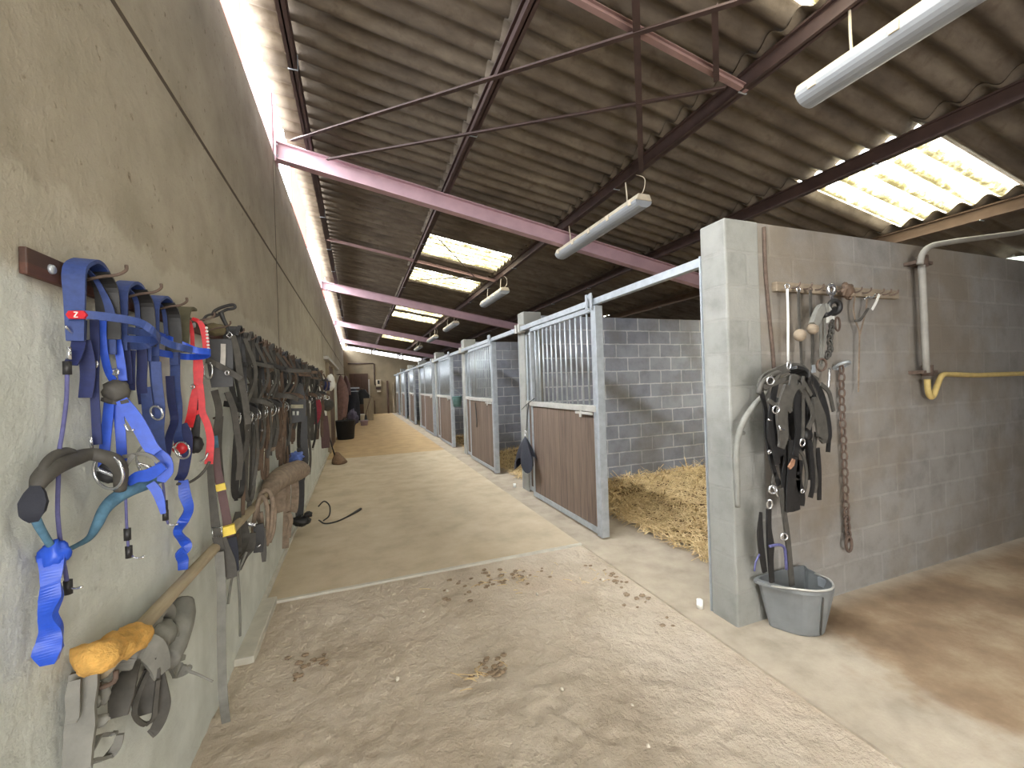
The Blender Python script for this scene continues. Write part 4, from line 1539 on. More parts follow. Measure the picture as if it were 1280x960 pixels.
WORDS = ['first', 'second', 'third', 'fourth', 'fifth', 'sixth', 'seventh', 'eighth', 'ninth', 'tenth', 'eleventh', 'twelfth', 'thirteenth']
BR = [(2.64, m_black, 'black', 0.035, 0.08, 0.42, None, 1.2), (2.90, m_dkgrey, 'dusty black', 0.04, 0.16, 0.50, None, 1.0), (3.12, m_black, 'black', 0.036, 0.20, 0.36, m_brownlea, 1.0),
      (3.34, m_brownlea, 'brown', 0.04, 0.10, 0.46, None, 0.9), (3.60, m_dkgrey, 'dusty black', 0.045, 0.30, 0.30, m_taupe, 1.3), (3.90, m_brownlea, 'dark brown', 0.0, 0.32, 0.40, None, 1.0),
      (4.26, m_black, 'black', 0.04, 0.14, 0.52, m_brownlea, 1.1), (4.70, m_brownlea, 'brown', 0.04, 0.20, 0.36, None, 1.2), (5.22, m_black, 'black', 0.05, 0.16, 0.50, None, 1.3),
      (5.85, m_brownlea, 'dark brown', 0.05, 0.18, 0.60, m_taupe, 1.4), (6.60, m_dkgrey, 'dusty black', 0.05, 0.16, 0.56, None, 1.5), (7.40, m_black, 'black', 0.05, 0.2, 0.64, m_brownlea, 1.5),
      (8.30, m_brownlea, 'brown', 0.05, 0.2, 0.7, None, 1.5)]
for i, (y, mt, cw, rg, bj, rl, pale, wd) in enumerate(BR):
    extra = 'with bit rings' if rg else 'without bit'
    dark_bridle(i, y, '%s bridle %s, %s dark bridle along the rack after the blinkers' % (cw, extra, WORDS[i]), mt, rg, bj, rl, 40 + i, pale, wd)

# extra reins and tie straps hung on the same hooks
TIES = [([(-0.642,2.462,1.388),(-0.642,2.420,1.234),(-0.642,2.441,1.072),(-0.642,2.462,0.907),(-0.642,2.480,0.822)], 0.022, m_dkgrey, 'dusty strap hanging left of the maroon strap with yellow tape'),
        ([(-0.619,2.750,1.597),(-0.613,2.750,1.369),(-0.628,2.750,1.143),(-0.621,2.750,0.961),(-0.630,2.750,0.781)], 0.02, m_brownlea, 'long narrow brown strap hanging over the wooden pole'),
        ([(-0.621,3.000,1.554),(-0.622,3.000,1.355),(-0.624,3.000,1.155),(-0.634,3.000,0.957),(-0.642,2.954,0.771)], 0.024, m_dkgrey, 'long grey black strap ending just over the rope coil'),
        ([(-0.619,3.200,1.610),(-0.617,3.200,1.342),(-0.619,3.200,1.128),(-0.617,3.200,1.048)], 0.016, m_brownlea, 'short thin brown strap against the pale wall in mid rack'),
        ([(-0.618,3.400,1.444),(-0.623,3.400,1.273),(-0.628,3.400,1.102)], 0.014, m_brownlea, 'thin brown strap second in the gap over the pole'),
        ([(-0.628,3.700,1.469),(-0.629,3.700,1.250),(-0.639,3.700,1.095)], 0.014, m_dkgrey, 'thin dark strap third in the gap over the pole'),
        ([(-0.618,4.000,1.498),(-0.614,4.000,1.226),(-0.622,4.000,0.954),(-0.634,4.000,0.752)], 0.032, m_brownlea, 'broad brown strap hanging just above the rope roll'),
        ([(-0.613,4.300,1.275),(-0.600,4.300,1.054),(-0.597,4.300,0.922)], 0.014, m_black, 'thin black strap left of the blue cloth'),
        ([(-0.555,6.400,1.837),(-0.563,6.400,1.592),(-0.546,6.400,1.144),(-0.564,6.400,0.866),(-0.600,6.400,0.702)], 0.03, m_black, 'black looped strap near the far end of the rack'),
        ([(-0.564,5.600,1.825),(-0.569,5.600,1.388),(-0.563,5.600,0.999),(-0.554,5.600,0.707),(-0.569,5.600,0.514)], 0.03, m_dkgrey, 'dusty strap hanging beyond the black pouch')]
for pts, w, mt, lab in TIES:
    root = thing('tie_strap', lab, 'strap', pts[0])
    m = MB()
    m.strap(pts, w, 0.005, D_, 5)
    m.build('strap', mt, root)
    m = MB()
    m.tube([pts[0], (XW + 0.005, pts[0][1], pts[0][2] - 0.01)], 0.005, 6, 1)
    m.build('peg', m_rust, root)
    m = MB()
    m.ring(Vector(pts[-1]) + Vector((0, 0, -0.012)), 0.014, 0.003, (0.6, 0.8, 0), 10)
    m.build('ring', m_rust, root)

root = thing('black_pouch', 'black pouch with pale top band and two white marks, hanging far along the rack', 'pouch', (-0.5, 5.1, 1.2))
m = MB()
m.strap([(-0.576,4.600,1.571),(-0.573,4.600,1.453),(-0.569,4.600,1.350),(-0.572,4.600,1.239),(-0.566,4.600,1.191)], [0.14, 0.17, 0.18, 0.17, 0.12], 0.06, X_, 4)
m.build('body', m_black, root)
m = MB()
m.strap([(-0.628,4.520,1.356),(-0.566,4.520,1.352),(-0.496,4.520,1.349)], 0.035, 0.012, Z_, 3)
m.build('band', simple('pale_band', (176, 170, 146), 0.8), root)
m = MB()
for q in ([(-0.582,4.530,1.306),(-0.583,4.530,1.267)], [(-0.548,4.530,1.304),(-0.549,4.530,1.265)]):
    m.tube(q, 0.010, 6, 1)
m.build('mark', m_white, root)
root = thing('blue_cloth', 'small light blue cloth on the wooden pole beyond the rope roll', 'cloth', (-0.55, 4.5, 0.85))
m = MB()
m.blob([(-0.571,4.450,0.867)][0], (0.07, 0.10, 0.05), None, 12, 0.6, 4)
m.build('cloth', simple('light_blue_cloth', (96, 120, 190), 0.9), root)

# red and white odds near the doorway
root = thing('red_halter', 'small dark red halter hanging far along the rack', 'halter', (-0.5, 7.0, 1.2))
m = MB()
m.strap([(-0.568,7.000,1.354),(-0.549,7.000,1.231),(-0.576,7.000,1.085),(-0.623,7.000,0.991)], 0.07, 0.01, X_, 4)
m.build('strap', simple('dark_red_strap', (140, 40, 56), 0.7), root)
m = MB()
m.ring([(-0.579,7.000,1.355)][0], 0.02, 0.005, (1, 0.5, 0), 10)
m.build('ring', m_rust, root)
root = thing('riding_hat', 'white cap hanging on the wall by the doorway with a dark blue band', 'cap', (-0.5, 9.6, 1.6))
m = MB()
m.blob([(-0.521,9.600,1.661)][0], (0.09, 0.12, 0.17), None, 12, 0.25, 2)
m.build('crown', m_white, root)
m = MB()
m.blob([(-0.594,9.500,1.612)][0], (0.07, 0.10, 0.13), None, 10, 0.3, 6)
m.build('band', m_navy, root)
root = thing('steel_bucket_lid', 'shiny grey object hanging below the white cap', 'lid', (-0.5, 9.4, 1.2))
m = MB()
m.lathe([(0, 0), (0.10, 0.0), (0.13, 0.03), (0.13, 0.05), (0, 0.06)], [(-0.579,9.300,1.200)][0], 18, 'y')
m.build('disc', m_dkgrey, root)
m = MB()
m.ring([(-0.568,9.200,1.349)][0], 0.04, 0.01, (0, 1, 0), 12)
m.build('handle', m_chrome, root)
for pts, mt, lab in (([(-0.632,8.900,0.998),(-0.615,8.900,0.606),(-0.608,8.900,0.371)], m_maroon, 'maroon cloth strip hanging low by the doorway'),):
    m = MB()
    m.strap(pts, [0.16, 0.18, 0.14], 0.03, X_, 4)
    tag(m.build('cloth_strip', mt), lab, 'cloth')

# --- long straps below the rack
root = thing('maroon_strap', 'maroon strap banded with two yellow tapes, slanting down to the pole', 'strap', (-0.6, 2.4, 1.0))
m = MB()
m.strap([(-0.626,2.300,1.248),(-0.622,2.300,1.155),(-0.609,2.300,1.064),(-0.596,2.300,0.965),(-0.583,2.300,0.854),(-0.573,2.300,0.755)], 0.034, 0.006, X_, 4)
m.build('strap', m_maroon, root)
m = MB()
m.strap([(-0.609,2.290,1.081),(-0.604,2.290,1.050)], 0.038, 0.011, X_, 1)
m.build('tape', m_yellow, root)
m = MB()
m.strap([(-0.581,2.280,0.886),(-0.575,2.280,0.844)], 0.050, 0.03, X_, 1)
m.build('tape', m_yellow, root)
m = MB()
m.strap([(-0.633,2.310,1.303),(-0.629,2.310,1.247),(-0.624,2.310,1.187)], 0.03, 0.007, X_, 3)
m.build('loop', m_teal, root)
m = MB()
m.strap([(-0.573,2.280,0.829),(-0.565,2.280,0.753),(-0.558,2.280,0.670)], [0.05, 0.045, 0.03], 0.008, X_, 3)
m.build('fold', m_navycloth, root)

root = thing('long_grey_strap', 'long grey strap with a silver buckle reaching down to the dirt floor', 'strap', (-0.6, 2.3, 0.9))
m = MB()
m.strap([(-0.638,2.260,1.211),(-0.635,2.260,1.108),(-0.629,2.260,0.991),(-0.622,2.260,0.880),(-0.610,2.260,0.783)], [0.022, 0.028, 0.034, 0.038], 0.006, X_, 4)
m.strap([(-0.617,2.270,0.854),(-0.597,2.270,0.770),(-0.577,2.270,0.700),(-0.569,2.270,0.646)], [0.05, 0.06, 0.04], 0.010, X_, 4)
m.build('strap', m_dkgrey, root)
m = MB()
m.strap([(-0.602,2.220,0.789),(-0.598,2.220,0.608),(-0.604,2.220,0.394),(-0.606,2.220,0.215),(-0.603,2.220,0.106),(-0.613,2.280,-0.026)], 0.034, 0.008, X_, 4)
m.build('strap_end', m_grey, root)
m = MB()
P = [(-0.632,2.240,0.895),(-0.595,2.240,0.893),(-0.593,2.240,0.853),(-0.630,2.240,0.852)]
m.tube(P, 0.0045, 6, 1, closed=True)
m.build('buckle', m_chrome, root)

m = MB()
m.tube([(-0.630,2.620,0.540),(-0.626,2.620,0.431),(-0.626,2.620,0.302),(-0.629,2.620,0.195)], 0.006, 6, 4)
m.tube([(-0.582,2.600,0.646),(-0.606,2.600,0.586),(-0.630,2.600,0.535),(-0.642,2.561,0.537)], 0.006, 6, 4)
m.tube([(-0.642,2.561,0.537),(-0.642,2.527,0.498),(-0.642,2.478,0.439)], 0.006, 6, 4)
tag(m.build('thin_rope', m_grey), 'thin grey cord hanging straight down under the pole', 'cord')

# --- wooden pole along the wall
root = thing('wooden_pole', 'peeled wooden pole fixed along the left wall below the tack', 'pole', (-0.56, 2.5, 0.73))
m = MB()
PX = XW + 0.05
POLE = [(-0.630,1.569,0.809),(-0.630,1.729,0.799),(-0.630,1.983,0.811),(-0.630,2.278,0.784),(-0.630,2.918,0.780),(-0.630,3.621,0.756),(-0.630,4.308,0.732)]
PZ = [(1.3, 0.81), (4.9, 0.725)]
m.tube([(PX, 1.36, 0.808), (PX, 2.0, 0.800), (PX, 3.0, 0.782), (PX, 4.0, 0.758), (PX, 4.9, 0.730)], [0.022, 0.023, 0.023, 0.022, 0.021], 12, 5)
m.build('pole', m_pole, root)
m = MB()
for y in (1.35, 2.5, 3.45, 4.75):
    zb = 0.812 - 0.021 * (y - 1.2) - 0.034
    m.box((XW, y - 0.012, zb - 0.008), (PX, y + 0.012, zb + 0.004))
    m.tube([(PX - 0.03, y, zb), (PX, y, zb - 0.004), (PX + 0.03, y, zb + 0.004), (PX + 0.035, y, zb + 0.03)], 0.006, 6, 3)
m.build('bracket', m_rust, root)

# --- driving saddle, fleece and straps over the near end of the pole
root = thing('yellow_sheepskin', 'yellow sheepskin pad wrapped on the near end of the wooden pole', 'pad', (-0.55, 1.5, 0.76))
m = MB()
P = [Vector(p) for p in [(-0.618,1.272,0.866),(-0.618,1.310,0.865),(-0.618,1.350,0.849),(-0.618,1.394,0.843),(-0.618,1.441,0.825),(-0.618,1.492,0.816),(-0.618,1.557,0.791)]]
cp = curve_pts(P, 6)
vs, fs = [], []
N = 20
for i, p in enumerate(cp):
    u = i / (len(cp) - 1)
    r = 0.050 * (0.25 + 0.75 * min(1, u / 0.18) ** 0.5) * (1.0 if u < 0.9 else 1 - (u - 0.9) * 3) * (1 - 0.25 * u)
    for j in range(N):
        a = 2 * PI * j / N
        q = Vector((math.cos(a), 0.0, math.sin(a) * 0.9))
        k = 1 + 0.30 * noise.noise(p * 15 + q * 1.6) + 0.22 * noise.noise(p * 34 + q * 3.1) - 0.32 * math.exp(-((a - 4.3 - 1.1 * math.sin(u * 5)) / 0.30) ** 2)
        vs.append(p + Vector((q.x, -0.2 * q.x, q.z)) * r * k)
for i in range(len(cp) - 1):
    for j in range(N):
        j2 = (j + 1) % N
        fs.append((i * N + j, i * N + j2, (i + 1) * N + j2, (i + 1) * N + j))
fs.append(tuple(range(N)))
fs.append(tuple((len(cp) - 1) * N + j for j in range(N)))
m.add(vs, fs, True)
m.build('fleece', m_fleece, root)

root = thing('driving_saddle', 'grey dusty driving saddle with padded flaps straddling the wooden pole', 'saddle', (-0.5, 1.7, 0.7))
m = MB()
m.tube([(-0.642,1.924,0.716),(-0.636,1.880,0.689),(-0.631,1.820,0.667),(-0.630,1.760,0.644),(-0.627,1.700,0.619)], [0.034, 0.046, 0.052, 0.054, 0.044], 12, 5)
m.build('pad', m_grey, root)
m = MB()
m.tube([(-0.642,1.649,0.695),(-0.642,1.678,0.710),(-0.642,1.742,0.690),(-0.610,1.720,0.683)], [0.026, 0.046, 0.05, 0.026], 12, 5)
m.build('seat', m_grey, root)
m = MB()
m.strap([(-0.642,1.476,0.739),(-0.642,1.499,0.761),(-0.642,1.539,0.763),(-0.632,1.580,0.743),(-0.615,1.600,0.712),(-0.608,1.620,0.664),(-0.608,1.630,0.622)], [0.05, 0.06, 0.07, 0.07, 0.07, 0.06, 0.05], 0.014, (0.6, 1, 0.3), 5)
m.build('flap', m_grey, root)
m = MB()
m.tube([(-0.642,1.704,0.745),(-0.642,1.712,0.775),(-0.642,1.760,0.773),(-0.642,1.803,0.735),(-0.642,1.800,0.697)], [0.014, 0.02, 0.022, 0.02, 0.014], 10, 4)
m.tube([(-0.642,1.628,0.768),(-0.642,1.660,0.773),(-0.640,1.700,0.770),(-0.631,1.700,0.774)], [0.012, 0.018, 0.018, 0.012], 8, 4)
m.build('handle', m_grey, root)
m = MB()
m.strap([(-0.612,1.600,0.692),(-0.631,1.600,0.648),(-0.642,1.576,0.608),(-0.642,1.545,0.573),(-0.642,1.562,0.537),(-0.639,1.600,0.495),(-0.619,1.600,0.506),(-0.613,1.600,0.549),(-0.605,1.600,0.621)], [0.01, 0.012, 0.012, 0.012, 0.012, 0.012, 0.012, 0.012, 0.01], 0.008, D_, 5)
m.strap([(-0.622,1.610,0.654),(-0.632,1.610,0.607),(-0.641,1.610,0.560),(-0.642,1.605,0.522)], [0.04, 0.058, 0.066, 0.05], 0.008, X_, 5)
m.build('side_panel', m_dkgrey, root)
m = MB()
m.strap([(-0.614,1.640,0.627),(-0.609,1.640,0.570),(-0.606,1.640,0.518),(-0.616,1.640,0.475),(-0.631,1.640,0.445),(-0.642,1.636,0.436)], [0.02, 0.028, 0.034, 0.034, 0.03, 0.028], 0.008, X_, 5)
m.strap([(-0.642,1.554,0.713),(-0.642,1.507,0.692),(-0.642,1.479,0.661),(-0.642,1.460,0.621)], [0.03, 0.05, 0.055, 0.04], 0.012, X_, 5)
m.build('billet', m_dkgrey, root)
m = MB()
m.strap([(-0.642,1.790,0.568),(-0.642,1.853,0.500),(-0.615,1.860,0.494),(-0.605,1.860,0.503)], [0.03, 0.05, 0.03, 0.01], 0.01, Z_, 4)
m.tube([(-0.620,1.860,0.490),(-0.589,1.860,0.469),(-0.563,1.860,0.447),(-0.538,1.860,0.426)], [0.006, 0.005, 0.004], 6, 4)
m.strap([(-0.642,1.805,0.587),(-0.642,1.857,0.544),(-0.637,1.900,0.517)], [0.03, 0.03, 0.016], 0.01, Z_, 4)
m.build('tail_strap', m_grey, root)

root = thing('buckled_girth', 'folded grey girth with buckles hanging under the sheepskin at the lower left', 'girth', (-0.55, 1.42, 0.6))
m = MB()
m.strap([(-0.642,1.321,0.837),(-0.642,1.313,0.800),(-0.642,1.304,0.758),(-0.642,1.299,0.714),(-0.642,1.291,0.673),(-0.642,1.282,0.629)], [0.05, 0.055, 0.05, 0.055, 0.05, 0.05], 0.016, X_, 5)
m.strap([(-0.642,1.284,0.838),(-0.642,1.274,0.807),(-0.642,1.274,0.760),(-0.642,1.268,0.747)], [0.02, 0.026, 0.022, 0.016], 0.006, X_, 4)
m.build('strap', m_grey, root)
m = MB()
for c, r in (("128,867", (0.022, 0.02, 0.034)), ("133,842", (0.018, 0.014, 0.016)), ("112,880", (0.024, 0.014, 0.02)), ("118,903", (0.036, 0.018, 0.018)), ("107,900", (0.02, 0.02, 0.02))):
    pass
for p, r in (([(-0.642,1.383,0.736)][0], (0.020, 0.016, 0.030)), ([(-0.642,1.404,0.777)][0], (0.018, 0.014, 0.014)), ([(-0.642,1.336,0.745)][0], (0.022, 0.014, 0.018)), ([(-0.642,1.349,0.689)][0], (0.032, 0.018, 0.015))):
    m.blob(p, r, None, 10, 0.25, 4)
m.build('keeper', m_grey, root)
m = MB()
m.strap([(-0.613,1.400,0.611),(-0.621,1.400,0.583),(-0.636,1.400,0.563),(-0.642,1.374,0.575),(-0.642,1.328,0.609),(-0.642,1.315,0.601)], [0.016, 0.022, 0.022, 0.02, 0.02, 0.02], 0.008, X_, 5)
m.strap([(-0.624,1.410,0.611),(-0.641,1.410,0.612),(-0.642,1.370,0.639),(-0.642,1.343,0.633),(-0.642,1.316,0.623)], [0.012, 0.016, 0.016, 0.014, 0.01], 0.006, X_, 5)
m.build('loop', m_grey, root)
m = MB()
m.tube([(-0.642,1.329,0.622),(-0.642,1.310,0.624),(-0.642,1.297,0.620)], 0.004, 6, 3)
m.build('buckle', m_chrome, root)

# --- rope roll and straps on the far half of the pole
root = thing('breeching_roll', 'rolled dusty brown breeching straddling the far part of the wooden pole', 'harness', (-0.55, 3.9, 0.74))
m = MB()
m.tube([(-0.603,3.350,0.803),(-0.592,3.500,0.826),(-0.575,3.700,0.826),(-0.546,3.900,0.816),(-0.517,4.150,0.794),(-0.496,4.300,0.764)], [0.05, 0.075, 0.085, 0.09, 0.09, 0.07], 14, 5)
m.build('roll', m_taupe, root)
for pts, w in (([(-0.573,3.950,0.755),(-0.578,3.950,0.588),(-0.589,3.950,0.421),(-0.602,3.950,0.188)], 0.05), ([(-0.538,4.100,0.735),(-0.535,4.100,0.615),(-0.546,4.100,0.483),(-0.559,4.100,0.443)], 0.06), ([(-0.562,3.900,0.498),(-0.546,3.900,0.429),(-0.560,3.900,0.365),(-0.568,3.900,0.286)], 0.03), ([(-0.582,3.600,0.804),(-0.574,3.600,0.717),(-0.581,3.600,0.645),(-0.572,3.600,0.583)], 0.08)):
    m = MB()
    m.strap(pts, w, 0.02, X_, 4)
    m.build('strap', m_taupe, root)
m = MB()
m.ring([(-0.606,3.550,0.793)][0], 0.05, 0.012, (0.4, 0.9, 0), 16, 0.5)
m.tube([(-0.577,3.700,0.750),(-0.554,3.700,0.773)], 0.012, 6, 1)
m.build('ring', m_gal, root)

root = thing('rope_coil', 'dusty taupe coil of lead ropes draped over the middle of the pole', 'rope', (-0.53, 3.0, 0.72))
for pts, r in (([(-0.590,3.020,0.645),(-0.609,3.020,0.748),(-0.597,3.020,0.838),(-0.565,3.020,0.879),(-0.535,3.020,0.860),(-0.524,3.020,0.787),(-0.535,3.020,0.687),(-0.552,3.020,0.578),(-0.567,3.020,0.530)], 0.014), ([(-0.562,3.050,0.877),(-0.532,3.050,0.842),(-0.521,3.050,0.728),(-0.529,3.050,0.616),(-0.554,3.050,0.538)], 0.012),
               ([(-0.630,2.980,0.624),(-0.619,2.980,0.721),(-0.599,2.980,0.808),(-0.572,2.980,0.854),(-0.548,2.980,0.781),(-0.552,2.980,0.651),(-0.571,2.980,0.575)], 0.013), ([(-0.587,3.000,0.751),(-0.582,3.000,0.625),(-0.590,3.000,0.501)], 0.012), ([(-0.551,3.100,0.770),(-0.541,3.100,0.638),(-0.548,3.100,0.561)], 0.010)):
    m = MB()
    m.tube(pts, r, 7, 5)
    m.build('rope', m_taupe, root)

root = thing('black_headcollar', 'black headcollar with a small silver fitting hanging from the pole under the rope coil', 'headcollar', (-0.52, 2.9, 0.6))
m = MB()
m.strap([(-0.572,2.850,0.719),(-0.571,2.850,0.638),(-0.577,2.850,0.554)], [0.05, 0.055, 0.05], 0.02, X_, 4)
m.build('cheek_pad', m_black, root)
m = MB()
m.strap([(-0.554,2.860,0.689),(-0.549,2.860,0.593),(-0.551,2.860,0.536),(-0.552,2.860,0.488)], [0.03, 0.024, 0.03, 0.02], 0.008, X_, 4)
m.strap([(-0.642,2.800,0.768),(-0.637,2.800,0.665),(-0.642,2.745,0.603),(-0.642,2.660,0.591)], [0.04, 0.06, 0.04, 0.03], 0.01, X_, 4)
m.strap([(-0.596,2.820,0.680),(-0.607,2.820,0.598),(-0.640,2.820,0.548),(-0.642,2.717,0.515)], [0.03, 0.04, 0.03, 0.012], 0.008, X_, 4)
m.strap([(-0.642,2.723,0.835),(-0.642,2.647,0.748),(-0.642,2.665,0.632),(-0.642,2.586,0.619)], [0.03, 0.05, 0.05, 0.03], 0.01, X_, 4)
m.build('strap', m_dkgrey, root)
m = MB()
m.tube([(-0.623,2.820,0.740),(-0.603,2.820,0.728),(-0.579,2.820,0.724)], 0.012, 8, 3)
m.tube([(-0.570,2.780,0.606),(-0.550,2.780,0.616)], 0.005, 6, 1)
m.build('buckle', m_chrome, root)

# --- black strap bundle standing at the end of the pole and cable on the floor
root = thing('black_strap_bundle', 'tall black strap bundle hanging to the floor beyond the rope roll', 'strap', (-0.55, 5.1, 0.5))
m = MB()
m.strap([(-0.587,4.950,0.893),(-0.587,4.950,0.637),(-0.595,4.950,0.383),(-0.610,4.950,0.129)], [0.06, 0.07, 0.07, 0.06], 0.03, X_, 4)
m.strap([(-0.631,4.920,0.563),(-0.638,4.920,0.353),(-0.636,4.920,0.159)], [0.02, 0.022, 0.02], 0.01, X_, 4)
m.strap([(-0.526,4.900,1.234),(-0.541,4.900,0.981),(-0.532,4.900,0.768),(-0.561,4.900,0.559)], [0.05, 0.07, 0.06, 0.03], 0.02, X_, 4)
m.build('strap', m_black, root)
m = MB()
m.blob([(-0.589,4.900,0.132)][0], (0.09, 0.07, 0.05), None, 10, 0.5, 3)
m.blob([(-0.526,4.900,0.191)][0], (0.04, 0.04, 0.03), None, 8, 0.5, 9)
m.build('knot', m_black, root)
m = MB()
m.tube([(-0.45, 5.2, 0.03), (-0.38, 5.1, 0.012), (-0.27, 5.12, 0.010), (-0.16, 5.25, 0.010), (-0.05, 5.42, 0.012), (0.0, 5.5, 0.018)], [0.008, 0.008, 0.008, 0.009, 0.018, 0.016], 7, 5)
m.tube([(-0.46, 5.3, 0.16), (-0.40, 5.35, 0.20), (-0.34, 5.3, 0.15), (-0.34, 5.2, 0.07), (-0.40, 5.15, 0.03)], 0.008, 7, 5)
tag(m.build('black_cable', m_black), 'black cable end lying curled on the floor by the left wall', 'cable')

# --- broom by the doorway
root = thing('broom', 'broom with brown bristle head standing against the left wall', 'broom', (-0.5, 9.3, 0.0))
m = MB()
m.tube([(-0.46, 9.25, 0.14), (-0.56, 9.1, 0.62), (-0.63, 8.98, 1.1)], 0.013, 8, 2)
m.build('handle', m_black, root)
vs, fs = [], []
m = MB()
for i, (z, ry, rx) in enumerate(((0.0, 0.30, 0.15), (0.06, 0.27, 0.13), (0.14, 0.16, 0.08), (0.20, 0.07, 0.05), (0.22, 0.03, 0.03))):
    for j in range(16):
        a = 2 * PI * j / 16
        k = 1 + 0.12 * noise.noise(Vector((math.cos(a) * 3, math.sin(a) * 3, z * 9)))
        vs.append((-0.38 + rx * k * math.cos(a) - 0.25 * z, 9.3 + ry * k * math.sin(a), z))
for i in range(4):
    for j in range(16):
        fs.append((i * 16 + j, i * 16 + (j + 1) % 16, (i + 1) * 16 + (j + 1) % 16, (i + 1) * 16 + j))
fs.append(tuple(range(16)))
fs.append(tuple(64 + j for j in range(16)))
m.add(vs, fs, True)
m.build('head', m_broom, root)

# ------------------------------------------------------------------ far end of the aisle
root = thing('black_tub', 'black rubber tub standing on the sand by the left wall', 'tub', (-0.30, 14.0, 0))
m = MB()
c = (-0.36, 13.6, 0.0)
m.lathe([(0, 0.0), (0.22, 0.0), (0.24, 0.02), (0.285, 0.55), (0.30, 0.57), (0.28, 0.57), (0.23, 0.03), (0, 0.03)], c, 28)
m.build('body', m_binblk, root)
for s in (-1, 1):
    m = MB()
    m.tube([(c[0] - 0.08, c[1] + s * 0.28, 0.54), (c[0] - 0.05, c[1] + s * 0.33, 0.62), (c[0] + 0.05, c[1] + s * 0.33, 0.62), (c[0] + 0.08, c[1] + s * 0.28, 0.54)], 0.012, 6, 4)
    m.build('handle', m_binblk, root)


def pail(c, r, h, mat, lab):
    root = thing('bucket', lab, 'bucket', c)
    m = MB()
    m.lathe([(0, 0.0), (r * .8, 0.0), (r, h), (r * 1.05, h), (r * 1.05, h - 0.02), (r * 1.0, h - 0.02), (r * .95, h - .005), (r * .78, 0.012), (0, 0.012)], c, 22)
    m.build('body', mat, root)
    m = MB()
    m.tube([(c[0] - r, c[1], c[2] + h - 0.02), (c[0] - r * .8, c[1] - r * .4, c[2] + h + .02), (c[0], c[1] - r, c[2] + h + 0.03), (c[0] + r * .8, c[1] - r * .4, c[2] + h + .02), (c[0] + r, c[1], c[2] + h - 0.02)], 0.006, 6, 4)
    m.build('handle', m_gal, root)


pail((0.10, 19.9, 0.0), 0.20, 0.36, m_white, 'white bucket on the sand floor at the far end')
pail((0.24, 18.2, 0.0), 0.16, 0.20, simple('lilac_plastic', (190, 170, 184), 0.6), 'low lilac bucket left of the white one')


def coat(lab, pts, w, th, mat, y, seed):
    root = thing('hanging_coat', lab, 'coat', pts[0])
    m = MB()
    P = curve_pts(pts, 5)
    N = 18
    vs, fs = [], []
    for i, p in enumerate(P):
        u = i / (len(P) - 1)
        q = u * (len(w) - 1)
        k = min(int(q), len(w) - 2)
        ww = w[k] + (w[k + 1] - w[k]) * (q - k)
        for j in range(N):
            a = 2 * PI * j / N
            f = 1 + 0.22 * math.sin(5 * a + seed) * u + 0.2 * noise.noise(Vector((math.cos(a) * 2, math.sin(a) * 2, u * 4 + seed)))
            vs.append((p.x + ww / 2 * math.cos(a) * f, p.y + th / 2 * math.sin(a) * f, p.z))
    for i in range(len(P) - 1):
        for j in range(N):
            j2 = (j + 1) % N
            fs.append((i * N + j, i * N + j2, (i + 1) * N + j2, (i + 1) * N + j))
    fs.append(tuple(range(N)))
    fs.append(tuple((len(P) - 1) * N + j for j in range(N)))
    m.add(vs, fs, True)
    m.build('body', mat, root)
    m = MB()
    p = Vector(pts[0])
    m.tube([p + Vector((0, 0, -0.02)), p + Vector((-0.02, 0, 0.06)), (XW, p.y, p.z + 0.05)], 0.012, 6, 3)
    m.build('loop', m_rust, root)


coat('dusty pink brown garment hanging past the doorway', [(-0.538,16.500,2.002),(-0.522,16.500,1.649),(-0.511,16.500,1.119),(-0.552,16.500,0.651),(-0.588,16.500,0.360)], [0.10, 0.34, 0.40, 0.34, 0.28], 0.5, m_pinkcloth, 16.5, 1)
coat('dark mauve garment hanging high behind the pink one', [(-0.408,18.000,2.043),(-0.388,18.000,1.721),(-0.372,18.000,1.270)], [0.10, 0.26, 0.24], 0.4, m_maroon, 18, 2)
coat('long black coat hanging over the pile by the far door', [(-0.161,19.000,1.589),(-0.172,19.000,1.214),(-0.218,19.000,0.772),(-0.300,19.000,0.163)], [0.2, 0.50, 0.60, 0.70], 0.5, m_navycloth, 19, 3)
coat('short black rug hanging beside the far door', [(0.250,21.500,1.469),(0.279,21.500,1.195),(0.268,21.500,0.845),(0.229,21.500,0.769)], [0.3, 0.60, 0.56, 0.3], 0.4, m_binblk, 21, 4)
m = MB()
m.box((-0.66, 18.5, 1.52), (0.1, 18.56, 1.58))
m.box((-0.66, 18.45, 1.40), (0.06, 18.7, 1.43))
tag(m.build('saddle_bracket', m_gal), 'pale metal bracket sticking out over the long black coat', 'bracket')
m = MB()
m.blob((-0.20, 18.0, 0.32), (0.20, 0.26, 0.32), None, 12, 0.5, 5)
tag(m.build('fabric_heap', simple('bluish_cloth', (92, 88, 108), 0.9, var=0.4, scale=6)), 'bluish grey crumpled fabric heap below the long black coat', 'cloth')
m = MB()
m.box((0.28, 20.9, 0.0), (0.70, 21.0, 1.05))
tag(m.build('pale_board', m_paleplank), 'pale upright board under the short black rug', 'board')
root = thing('shovel', 'dark shovel leaning beside the white bucket', 'shovel', (0.45, 20.2, 0))
m = MB()
m.tube([(0.32, 20.3, 0.25), (0.62, 20.9, 1.15)], 0.016, 8, 1)
m.build('handle', m_farwood, root)
m = MB()
m.strap([(0.34, 20.35, 0.30), (0.30, 20.2, 0.12), (0.30, 20.05, 0.02)], [0.10, 0.22, 0.18], 0.01, (1, -0.3, 0), 3)
m.build('blade', m_binblk, root)

